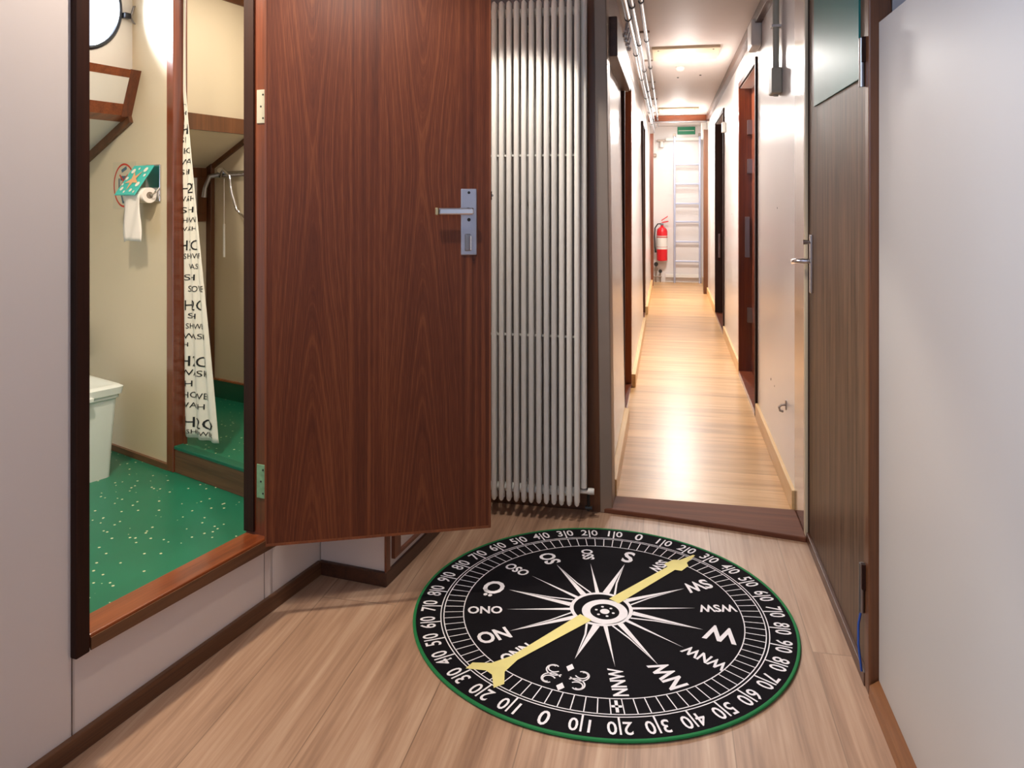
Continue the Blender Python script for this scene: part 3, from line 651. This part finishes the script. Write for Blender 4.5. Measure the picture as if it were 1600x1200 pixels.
# sign on the bulkhead
sg = empty('toilet_sign', Bp(.049, 1.292), AB, 'square toilet notice with red ring and red cross on the beige bulkhead', 'sign')
MB().box(-.092, .092, -.0015, .0, -.10, .10).build('plate', 'signplate', sg)
rn = MB(); N = 40
for k in range(N):
    t0, t1 = 2 * math.pi * k / N, 2 * math.pi * (k + 1) / N
    rn.poly([(.086 * math.cos(t0), -.002, .094 * math.sin(t0)), (.086 * math.cos(t1), -.002, .094 * math.sin(t1)), (.078 * math.cos(t1), -.002, .086 * math.sin(t1)), (.078 * math.cos(t0), -.002, .086 * math.sin(t0))])
def bar(mb, x0, z0, x1, z1, w_, y=-.0024):
    d = Vector((x1 - x0, z1 - z0)).normalized(); n = Vector((-d.y, d.x)) * w_ / 2
    mb.poly([(x0 + n.x, y, z0 + n.y), (x1 + n.x, y, z1 + n.y), (x1 - n.x, y, z1 - n.y), (x0 - n.x, y, z0 - n.y)])
bar(rn, -.035, -.01, .03, .045, .008, -.003); bar(rn, -.035, .045, .03, -.01, .008, -.003)
rn.build('red_print', 'redpr', sg, recalc=False)
bl = MB(); bar(bl, -.04, .03, -.04, -.02, .01); bar(bl, -.02, .06, .02, .075, .014); bar(bl, -.03, .03, .03, .03, .02); bar(bl, -.03, -.005, .015, -.005, .012)
bar(bl, -.03, -.032, .03, -.032, .014); bar(bl, -.022, -.04, -.010, -.07, .012); bar(bl, .025, -.04, .012, -.07, .012); bar(bl, -.014, -.072, .016, -.072, .01)
bl.build('blue_print', 'blueprint', sg, recalc=False)

# toilet paper holder
hd = empty('toilet_paper_holder', Bp(.255, 1.30), AB, 'chrome paper holder with teal flap printed with a peach starfish', 'toilet paper holder')
MB().box(-.03, .075, -.008, 0, -.075, .075).build('wall_plate', 'chrome', hd, bevel=.002)
# flap hinged at wall top, tilted outwards
fl = MB(); fl.loft([(-.080, -.028, .072), (.068, -.028, .072), (.028, -.090, -.048), (-.120, -.090, -.048)], [(-.080, -.024, .069), (.068, -.024, .069), (.028, -.086, -.052), (-.120, -.086, -.052)])
flap = fl.build('flap', 'tealpr', hd, bevel=.0015)
def fp(a, b_, e_=.0015):   # a 0..1 across, b 0..1 down the flap
    top = Vector((-.080 + .148 * a, -.028, .072)); bot = Vector((-.120 + .148 * a, -.090, -.048))
    return top.lerp(bot, b_) + Vector((0, -.88, .46)) * e_
st = []
for k in range(10):
    r_ = .36 if k % 2 == 0 else .12; t_ = 2 * math.pi * k / 10 + .3
    st.append(fp(.48 + r_ * math.cos(t_) * .95, .5 + r_ * math.sin(t_) * 1.0, .0022))
sm = MB(); cc = sm.b.verts.new(fp(.48, .5, .0022)); vv = [sm.b.verts.new(p) for p in st]
for k in range(10): sm.b.faces.new((cc, vv[k], vv[(k + 1) % 10]))
sm.build('starfish_print', 'peach', flap, recalc=False)
for (a_, b_, r_) in ((.2, .2, .1), (.42, .12, .05), (.78, .16, .1), (.9, .35, .06), (.12, .45, .07), (.85, .65, .1), (.7, .85, .07), (.2, .8, .08), (.42, .9, .05), (.1, .65, .05), (.9, .9, .05)):
    MB().poly([fp(a_ + r_ * math.cos(q) * .9, b_ + r_ * math.sin(q) * .8, .0018) for q in [2 * math.pi * k / 10 for k in range(10)]]).build('pebble_print', 'cloth', flap, recalc=False)
MB().tube([(.07, -.008, -.02), (.078, -.03, -.04), (.07, -.040, -.050), (-.09, -.040, -.050)], .004, 8).build('roll_bar', 'chrome', hd, smooth=True)
tr = empty('toilet_roll', Bp(.255, 1.30), AB, 'white toilet roll with a long sheet hanging under the teal flap', 'toilet roll')
MB().lathe([(.014, -.08), (.031, -.08), (.031, .058), (.014, .058)], (0, -.040, -.050), 'x', 28).build('roll', 'paper', tr, smooth=True)
MB().lathe([(.0138, .0582), (.0138, .0592)], (0, -.040, -.050), 'x', 20).build('cardboard_core', plain('cardboard', rgb(130, 118, 106), .9), tr)
shd = MB(); rws = []
for i in range(13):
    z = -.045 - .19 * i / 12
    rws.append([shd.b.verts.new((-.08 + .125 * j / 8 + .008 * (i / 12), -.074 + .004 * math.sin(j * 1.2 + i * .5), z - .006 * (j == 0) * (i == 12))) for j in range(9)])
shd.skin(rws, caps=False, close=False); so_ = shd.build('hanging_sheet', 'paper', tr); mo = so_.modifiers.new('t', 'SOLIDIFY'); mo.thickness = .0008
for p in so_.data.polygons: p.use_smooth = True

# waste bin
bc = Bp(.15, .15, -.31)
bc.z -= .02
bn = empty('waste_bin', bc, AB, 'white plastic bin with flat overhanging lid on the green bathroom floor', 'waste bin')
def rr(w_, d_, z, r_=.02, n=4):
    pts = []
    for cx, cy, a0 in ((w_ - r_, d_ - r_, 0), (-w_ + r_, d_ - r_, 90), (-w_ + r_, -d_ + r_, 180), (w_ - r_, -d_ + r_, 270)):
        for k in range(n + 1):
            a = R(a0 + 90 * k / n); pts.append((cx + r_ * math.cos(a), cy + r_ * math.sin(a), z))
    return pts
b_ = MB(); b_.skin([[b_.b.verts.new(p) for p in rr(w1, d1, z1)] for w1, d1, z1 in ((.120, .138, .02), (.126, .145, .16), (.134, .157, .325), (.142, .165, .33), (.142, .165, .345))])
b_.build('bin_body', 'bin', bn, smooth=True)
bg = MB(); pts = []
NN = 14
for k in range(NN + 1):
    x = -.12 + .24 * k / NN; pts.append((x, -.158, .315 - .012 - .05 * math.sin(math.pi * k / NN) ** .6 - .006 * math.sin(k * 2.1)))
top = [(-.12 + .24 * k / NN, -.161, .328) for k in range(NN + 1)]
tv = [bg.b.verts.new(p) for p in top]; pv = [bg.b.verts.new(p) for p in pts]
for k in range(NN): bg.b.faces.new((tv[k], tv[k + 1], pv[k + 1], pv[k]))
bo = bg.build('bag_edge', 'paper', bn); bo.modifiers.new('t', 'SOLIDIFY').thickness = .001
ld = MB(); ld.skin([[ld.b.verts.new(p) for p in rr(w1, d1, z1)] for w1, d1, z1 in ((.150, .172, .345), (.153, .176, .372), (.140, .165, .380), (.118, .14, .380), (.110, .13, .374))])
ld.build('lid', 'bin', bn, smooth=True)
MB().box(-.03, .03, -.19, -.168, .345, .362).build('lid_catch', 'bin', bn, bevel=.003); MB().box(.148, .165, -.05, .05, .335, .352).build('side_handle', 'bin', bn, bevel=.003)
dp = MB().box(-.05, .018, -.075, 0, -.07, .045).tube([(-.02, -.04, .045), (-.02, -.04, .06)], .03, 14)
tag(dp.build('soap_dispenser', plain('grey_dispenser', rgb(120, 122, 120), .35), loc=Bp(-.262, .6), rz=AB, bevel=.004), 'small grey dispenser on the bulkhead above the white bin', 'dispenser')

# ------------------------------------------------------------------ corridor fittings
def pipe(x, z, r_, y0, y1, label, m='steel'):
    o = MB().tube([(x, y0, z), (x, y1, z)], r_, 14).build('ceiling_pipe', m, smooth=True)
    return tag(o, label, 'pipe')
PX = [(-.190, 2.105, .014), (-.172, 2.165, .013), (-.128, 2.185, .011)]
labs = ['lowest of the three ceiling pipes, nearest the left wall', 'middle of the three ceiling pipes along the corridor', 'topmost, innermost of the three ceiling pipes']
for (x, z, r_), l_ in zip(PX, labs): pipe(x, z, r_, 2.98, 10.6, l_)
clip0 = None
for i, y in enumerate((3.75, 4.7, 5.7, 6.8, 8.0, 9.3)):
    if clip0 is None:
        clip0 = empty('pipe_clamp', (0, y, H), 0, None, 'pipe clamp', 'clamps on the ceiling pipes')
        MB().box(-.20, -.11, -.008, .008, -.012, 0).build('rail', 'galv', clip0)
        for x, z, r_ in PX:
            MB().lathe([(r_ + .0035, -.009), (r_ + .0035, .009)], (x, 0, z - H), 'y', 14).build('clip', 'black', clip0)
            MB().box(x - .004, x + .004, -.004, .004, z - H + r_, 0).build('hanger', 'galv', clip0)
        c_ = clip0
    else:
        c_ = copy_tree(clip0)
    c_.location = (0, y, H)
    c_['label'] = ['pipe clamp nearest the corridor entrance', 'second pipe clamp from the entrance', 'pipe clamp level with the first ceiling lamp', 'pipe clamp just beyond the first ceiling lamp', 'pipe clamp before the second ceiling lamp', 'farthest pipe clamp near the beam'][i]
# junction of valves under the lowest pipe
vb = empty('pipe_valves', (-.205, 3.75, 2.03), 0, 'cluster of small chrome valves on the left pipes near the entrance', 'valves')
for k in range(4):
    y = .12 * k
    MB().tube([(0, y, .0), (0.01, y, .055)], .007, 8).lathe([(.012, -.008), (.014, 0), (.012, .008)], (0.0, y, -.006), 'z', 10).build('valve', 'chrome', vb, smooth=True)
MB().tube([(0, -.02, .01), (0, .40, .01)], .006, 8).build('manifold', 'chrome', vb, smooth=True)

def ceil_lamp(y, label, x=.115):
    t = empty('ceiling_lamp', (x, y, H), 0, label, 'ceiling lamp', 'ceiling lamps of the corridor')
    MB().box(-.223, .223, -.31, .12, -.018, 0).build('mounting_plate', 'cream', t, bevel=.003)
    MB().lathe([(.06, -.018), (.082, -.020), (.080, -.034), (.05, -.044), (.01, -.047)], (0, 0, 0), 'z', 28).build('diffuser', 'glow', t, smooth=True)
    for sx in (-.18, .18): MB().lathe([(.006, -.021), (.006, -.018)], (sx, -.26, 0), 'z', 8).build('screw', 'black', t)
    return t
ceil_lamp(5.53, 'nearer corridor ceiling lamp on a square plate')
ceil_lamp(9.15, 'farther corridor ceiling lamp near the beam')
tag(MB().lathe([(.03, 0), (.035, -.012), (.028, -.03), (.012, -.036)], (.09, 6.05, H), 'z', 18).build('motion_sensor', 'white', smooth=True), 'small white dome sensor behind the nearer ceiling lamp', 'sensor')
for x, y, l_ in ((.08, 6.6, 'small dark ceiling screw left of the corridor centre'), (.26, 6.5, 'small dark ceiling screw right of the corridor centre')):
    tag(MB().lathe([(.008, 0), (.008, -.006)], (x, y, H), 'z', 10).build('ceiling_screw', 'black'), l_, 'screw')
# lobby lamps (just above the frame)
def down(x, y, label):
    t = empty('ceiling_lamp', (x, y, H), 0, label, 'ceiling lamp')
    MB().lathe([(.05, 0), (.062, -.004), (.060, -.016), (.04, -.02), (.01, -.021)], (0, 0, 0), 'z', 24).build('diffuser', 'glow', t, smooth=True)
    MB().lathe([(.064, 0), (.068, -.004), (.068, -.010), (.064, -.012)], (0, 0, 0), 'z', 24, False).build('ring', 'chrome', t, smooth=True)
down(*LOBBY, 'round lobby ceiling lamp near the raised doorway')
down(-.58, 2.47, 'round ceiling lamp between the open door and the radiator')

# conduit box
t = empty('junction_box', (RXW, 3.60, 1.70), 0, 'grey junction box with vertical conduit on the right corridor wall', 'junction box')
MB().box(-.045, 0, -.06, .06, 0, .115).build('box', 'greybox', t, bevel=.008)
MB().tube([(-.02, 0, .11), (-.02, 0, H - 1.7)], .014, 12).build('conduit', 'greybox', t, smooth=True)
MB().tube([(-.02, 0, -.008), (-.02, 0, .0)], .012, 10).build('gland', 'greybox', t, smooth=True)
MB().box(-.04, -.0, -.02, .02, .30, .31).build('clip', 'white', t)
tag(MB().box(-.055, 0, -.10, .10, 0, .15).build('wall_sensor_box', 'white', loc=(RXW, 4.40, 2.05), bevel=.012), 'white box high on the right wall above the nearer doorway', 'sensor')
tag(MB().box(-.03, 0, -.04, .04, 0, .09).build('wall_switch', 'white', loc=(RXW, 6.98, 1.80), bevel=.006), 'small cream switch high beside the farther right doorway', 'switch')
tag(MB().box(-.03, 0, -.04, .04, 0, .13).build('wall_switch', 'cream', loc=(lx(1.9), 5.35, 1.66), bevel=.006), 'small switch high on the left corridor wall after the orange jamb', 'switch')
tag(MB().box(-.07, 0, -.10, .10, 0, .24).build('cable_box', 'white', loc=(RXW, 10.3, 1.98), bevel=.01), 'white cable box at the far end of the right corridor wall', 'box')
hk = MB().tube([(0, 0, 0), (-.02, 0, -.002), (-.03, 0, -.012), (-.026, 0, -.026), (-.012, 0, -.03)], .005, 8).box(-.004, 0, -.01, .01, -.02, .018)
tag(hk.build('wall_hook', 'galv', loc=(RXW, 3.43, .36), smooth=True), 'small metal hook low on the right corridor wall', 'hook')
tp = MB(); tp.loft([(RXW - .001, 3.40, 2.12), (RXW - .001, 3.55, 2.20), (RXW - .001, 3.55, 2.235), (RXW - .001, 3.40, 2.15)], [(RXW, 3.40, 2.12), (RXW, 3.55, 2.20), (RXW, 3.55, 2.235), (RXW, 3.40, 2.15)])
tag(tp.build('tape_strip', 'redpr'), 'diagonal red tape strip at the top of the right corridor wall', 'tape')

# exit sign
t = empty('exit_sign', (.255, 11.298, 2.12), 0, 'green emergency exit sign above the ladder', 'sign')
MB().box(-.125, .125, -.012, 0, 0, .11).build('plate', 'exit', t, bevel=.002)
ar = MB(); bar(ar, -.11, .055, .11, .055, .008, -.013); ar.build('white_stripe', 'white', t, recalc=False)
# ladder
t = empty('ladder', (.265, 11.22, 0), 0, 'aluminium ladder fixed to the end wall of the corridor', 'ladder')
M['alu'] = plain('ladder_aluminium', rgb(176, 182, 204), .4, metal=.6)
for x in (-.175, .175): MB().box(x - .014, x + .014, -.02, .02, .0, 2.09).build('stile', 'alu', t, bevel=.004)
for z in (1.69, 1.41, 1.13, .87, .585, .305): MB().box(-.165, .165, -.016, .016, z - .011, z + .011).build('rung', 'alu', t, bevel=.004)
MB().box(-.3, .18, .022, .05, 2.03, 2.075).build('top_bracket', 'white', t, bevel=.003)
MB().box(-.3, .18, .022, .05, .07, .12).build('bottom_bracket', 'white', t, bevel=.003)
for x in (-.175, .175): MB().box(x - .02, x + .02, -.025, .078, 2.09, 2.13).build('end_bracket', 'galv', t, bevel=.003)
# fire extinguisher
t = empty('fire_extinguisher', (-.085, 11.19, .31), 0, 'red fire extinguisher with white label hung on the end wall', 'fire extinguisher')
MB().lathe([(.05, 0), (.074, .01), (.076, .03), (.076, .42), (.066, .455), (.035, .485), (.022, .49), (.022, .51)], (0, 0, 0), 'z', 28).build('cylinder', 'red', t, smooth=True)
MB().lathe([(.0768, .17), (.0768, .36)], (0, 0, 0), 'z', 28).build('label_band', 'white', t, smooth=True)
MB().lathe([(.0773, .335), (.0773, .35)], (0, 0, 0), 'z', 28).build('label_stripe', 'redpr', t); MB().lathe([(.0773, .2), (.0773, .205)], (0, 0, 0), 'z', 28).build('label_stripe', 'redpr', t)
MB().box(-.02, .02, -.02, .02, .51, .545).build('valve', 'steel', t, bevel=.004)
MB().loft([(-.01, -.012, .54), (.09, -.012, .56), (.09, .012, .56), (-.01, .012, .54)], [(-.01, -.012, .555), (.09, -.012, .575), (.09, .012, .575), (-.01, .012, .555)]).build('squeeze_handle', 'red', t)
MB().loft([(-.01, -.012, .57), (.08, -.012, .63), (.08, .012, .63), (-.01, .012, .57)], [(-.01, -.012, .585), (.08, -.012, .645), (.08, .012, .645), (-.01, .012, .585)]).build('squeeze_handle', 'red', t)
MB().tube([(-.02, 0, .53), (-.06, -.01, .53), (-.10, -.01, .47), (-.105, -.01, .35), (-.10, -.01, .2), (-.09, -.01, .12)], [.009, .009, .009, .009, .010, .014], 10).build('hose', 'black', t, smooth=True)
MB().box(-.03, .03, .07, .11, .3, .4).build('wall_bracket', 'galv', t)
# small fittings on the end wall
wf = empty('wall_spotlight', (-.09, 11.3, 2.02), 0, 'small white spotlight on a dark bracket high on the end wall', 'lamp')
MB().box(-.07, .05, -.05, 0, 0, .03).build('bracket', 'galv', wf, bevel=.004); MB().lathe([(.02, -.02), (.035, -.09), (.034, -.10)], (0, -.06, .02), 'z', 16).build('lamp_head', 'white', wf, smooth=True)
wf = empty('wall_socket', (-.2, 11.3, 1.80), 0, 'small dark fitting on a conduit high on the end wall', 'socket')
MB().box(-.035, .035, -.05, 0, 0, .05).build('housing', 'galv', wf, bevel=.01); MB().tube([(0, -.02, .05), (0, -.02, .40)], .008, 8).build('conduit', 'white', wf, smooth=True)
vv_ = empty('pipe_valve', (-.17, 11.3, .06), 0, 'dark pipe valves low on the end wall below the extinguisher', 'valve')
MB().tube([(0, -.05, -.06), (0, -.05, .22)], .012, 10).tube([(-.05, -.05, .02), (.08, -.05, .02)], .012, 10).tube([(.06, -.05, -.06), (.06, -.05, .1)], .01, 10).build('pipework', 'galv', vv_, smooth=True)
MB().lathe([(.03, -.01), (.03, .01)], (0, -.08, .2), 'y', 14).build('hand_wheel', 'black', vv_); MB().lathe([(.025, -.01), (.025, .01)], (.06, -.08, .1), 'y', 14).build('hand_wheel', 'black', vv_)
MB().box(-.025, .025, -.05, -.0, .1, .14).build('wall_clamp', 'galv', vv_)
pp = MB().tube([(-.22, 9.66, 2.15), (.47, 9.66, 2.15)], .014, 12)
tag(pp.build('cross_pipe', 'steel', smooth=True), 'horizontal silver pipe across the corridor just before the far beam', 'pipe')

# ------------------------------------------------------------------ compass rug
RC = (-.197, 2.315); RR = .556; ROT = R(180 + 10.3 - 0)   # rug's own north points at the camera, turned
rug = empty('round_rug', (RC[0], RC[1], 0), ROT - 0 if False else 0, 'round black rug printed as a compass with a yellow needle, on the oak floor', 'rug')
NA_ = R(270 - 10.3)          # world angle of rug north
rug.rotation_euler = (0, 0, NA_ - R(90))   # rug local +y = north
MB().lathe([(RR - .002, 0), (RR, .003), (RR - .003, .0065), (.02, .007)], seg=128).build('pile', 'rugblack', rug)
pg = MB(); loops = []
for j in range(128):
    t_ = 2 * math.pi * j / 128; l = []
    for k in range(8):
        a = 2 * math.pi * k / 8; r_ = RR + .001 + .005 * math.cos(a); l.append(pg.b.verts.new((r_ * math.cos(t_), r_ * math.sin(t_), .005 + .004 * math.sin(a))))
    loops.append(l)
loops.append(loops[0]); pg.skin(loops, caps=False); pg.build('piping', 'ruggreen', rug, smooth=True)
ZP = .0077
pr = MB()
def ringp(mb, r0, r1, z=ZP, n=144, cx=0, cy=0):
    for j in range(n):
        t0, t1 = 2 * math.pi * j / n, 2 * math.pi * (j + 1) / n
        mb.poly([(cx + r0 * math.cos(t0), cy + r0 * math.sin(t0), z), (cx + r1 * math.cos(t0), cy + r1 * math.sin(t0), z), (cx + r1 * math.cos(t1), cy + r1 * math.sin(t1), z), (cx + r0 * math.cos(t1), cy + r0 * math.sin(t1), z)])
def pol(r_, b_deg, off=0):   # bearing clockwise from north (+y), off = sideways
    a = R(90 - b_deg); return Vector((r_ * math.cos(a) + off * math.sin(a), r_ * math.sin(a) - off * math.cos(a)))
ringp(pr, .4115, .4145); ringp(pr, .4695, .4725); ringp(pr, .4785, .4815)
for k in range(90):
    b0 = k * 4 + 2
    q = [pol(.413, b0, -.0014), pol(.471, b0, -.0014), pol(.471, b0, .0014), pol(.413, b0, .0014)]
    pr.poly([(p.x, p.y, ZP) for p in q])
# degree figures, written n|0
for k in range(36):
    b0 = k * 10; d = b0 % 180; n = d // 10 if d <= 90 else (180 - d) // 10
    txt = '0' if n == 0 else '%d|0' % n
    me = text_mesh(txt, .062 if n else .072, bold=.012)
    p = pol(.5155, b0); rot = R(-b0)
    sx = .8
    pr.add(me, Matrix.Translation((p.x, p.y, ZP)) @ Matrix.Rotation(rot, 4, 'Z') @ Matrix.Diagonal((sx, 1, 1, 1)))
# wind names
names = [None, 'NNO', 'NO', 'ONO', '\u00d6', 'OSO', 'SO', 'SSO', 'S', 'SSW', 'SW', 'WSW', 'W', 'WNW', 'NW', 'NNW']
for k, tx in enumerate(names):
    if not tx: continue
    b0 = k * 22.5
    if tx == 'NNO': b0 = 27.5
    if tx == 'SSW': b0 = 198
    rot = R(90 - b0) if b0 < 180 else R(270 - b0)
    if tx == 'S': rot = R(180)
    size = {1: .105, 2: .076, 3: .054}[len(tx)]
    me = text_mesh(tx, size, bold=.028); p = pol(.338 if tx == 'NNO' else .349, b0)
    pr.add(me, Matrix.Translation((p.x, p.y, ZP)) @ Matrix.Rotation(rot, 4, 'Z') @ Matrix.Diagonal((.8, 1.0, 1, 1)))
# rays
for k in range(16):
    b0 = k * 22.5; main = k % 2 == 0; r1 = (.27 if k == 0 else .30) if main else .285; wb_ = .021 if k % 4 == 0 else (.019 if main else .006)
    q0, q1, q2 = pol(.0935, b0, -wb_), pol(r1, b0), pol(.0935, b0, wb_); qc = pol(.0935, b0)
    pr.poly([(q0.x, q0.y, ZP), (q1.x, q1.y, ZP), (qc.x, qc.y, ZP)])
    if main:
        a_, c_, e_ = pol(.0935, b0, wb_ * .35), pol(r1 * .93, b0, wb_ * .06), pol(.0935, b0, wb_)
        m1 = pol(r1 * .55, b0, wb_ * .16); m2 = pol(r1 * .55, b0, wb_ * .42)
        pr.poly([(e_.x, e_.y, ZP), (pol(.0935, b0, wb_ * .7).x, pol(.0935, b0, wb_ * .7).y, ZP), (m1.x, m1.y, ZP), (q1.x, q1.y, ZP), (m2.x, m2.y, ZP)])
    else:
        pr.poly([(q2.x, q2.y, ZP), (q1.x, q1.y, ZP), (qc.x, qc.y, ZP)])
# hub: white ring, offset white crescent, dark ring, small orb
ringp(pr, .083, .094, n=64)
hx, hy = -.014, .012
ringp(pr, .043, .068, ZP, 64, hx, hy)
ringp(pr, .0, .014, ZP + .0006, 32, hx, hy)
for q in range(6):
    a = 2 * math.pi * q / 6; ringp(pr, .0, .0045, ZP + .0006, 8, hx + .026 * math.cos(a), hy + .026 * math.sin(a))
# fleur ornament at north: four curls and two diamonds
def curl(mb, cx, cy, a0, sgn, sz, wd=.0045):
    pts = []
    for i in range(22):
        t_ = i / 21; r_ = sz * (1 - .62 * t_); a = a0 + sgn * t_ * 4.6
        pts.append(Vector((cx + r_ * math.cos(a), cy + r_ * math.sin(a))))
    for i in range(21):
        d = (pts[i + 1] - pts[i]).normalized(); n = Vector((-d.y, d.x)) * wd / 2
        mb.poly([(v.x, v.y, ZP) for v in (pts[i] + n, pts[i] - n, pts[i + 1] - n, pts[i + 1] + n)])
nc = pol(.352, 0)
for sx in (-1, 1):
    for sy in (-1, 1):
        curl(pr, nc.x + sx * .040, nc.y + sy * .026, math.atan2(-sy * .6, -sx * 1.0), sx * sy, .020, .004)
        curl(pr, nc.x + sx * .036, nc.y + sy * .024, math.atan2(-sy * .8, -sx * 1.0), sx * sy, .031, .004)
for dy in (-.042, .042):
    pr.poly([(nc.x, nc.y + dy + .017, ZP), (nc.x - .011, nc.y + dy, ZP), (nc.x, nc.y + dy - .017, ZP), (nc.x + .011, nc.y + dy, ZP)])
# small cross in the tick ring
for (w1, h1) in ((.013, .004), (.004, .022)):
    p = pol(.442, 340); a = R(-340); c_, s_ = math.cos(a), math.sin(a)
    pr.poly([(p.x + x * c_ - y * s_, p.y + x * s_ + y * c_, ZP + .0003) for x, y in ((-w1, -h1), (w1, -h1), (w1, h1), (-w1, h1))])
pr.build('compass_print', 'rugwhite', rug, recalc=False)
# needle along the NNO-SSW line
nd = MB(); A = 24.8; zN = ZP + .0012
def NP(r_, o, z=zN): p = pol(r_, A, o); return (p.x, p.y, z)
nd.poly([NP(.07, -.022), NP(.36, -.012), NP(.36, .012), NP(.07, .022)])
nd.poly([NP(.36, -.012), NP(.42, -.026), NP(.455, -.062), NP(.485, -.055), NP(.452, -.012), NP(.452, .012), NP(.485, .055), NP(.455, .062), NP(.42, .026), NP(.36, .012)])
nd.poly([NP(-.060, -.019), NP(-.36, -.015), NP(-.37, -.034), NP(-.415, -.030), NP(-.43, -.014), NP(-.495, -.004), NP(-.495, .004), NP(-.43, .014), NP(-.415, .030), NP(-.37, .034), NP(-.36, .015), NP(-.060, .019)])
nd.build('needle_print', 'rugyellow', rug, recalc=False)
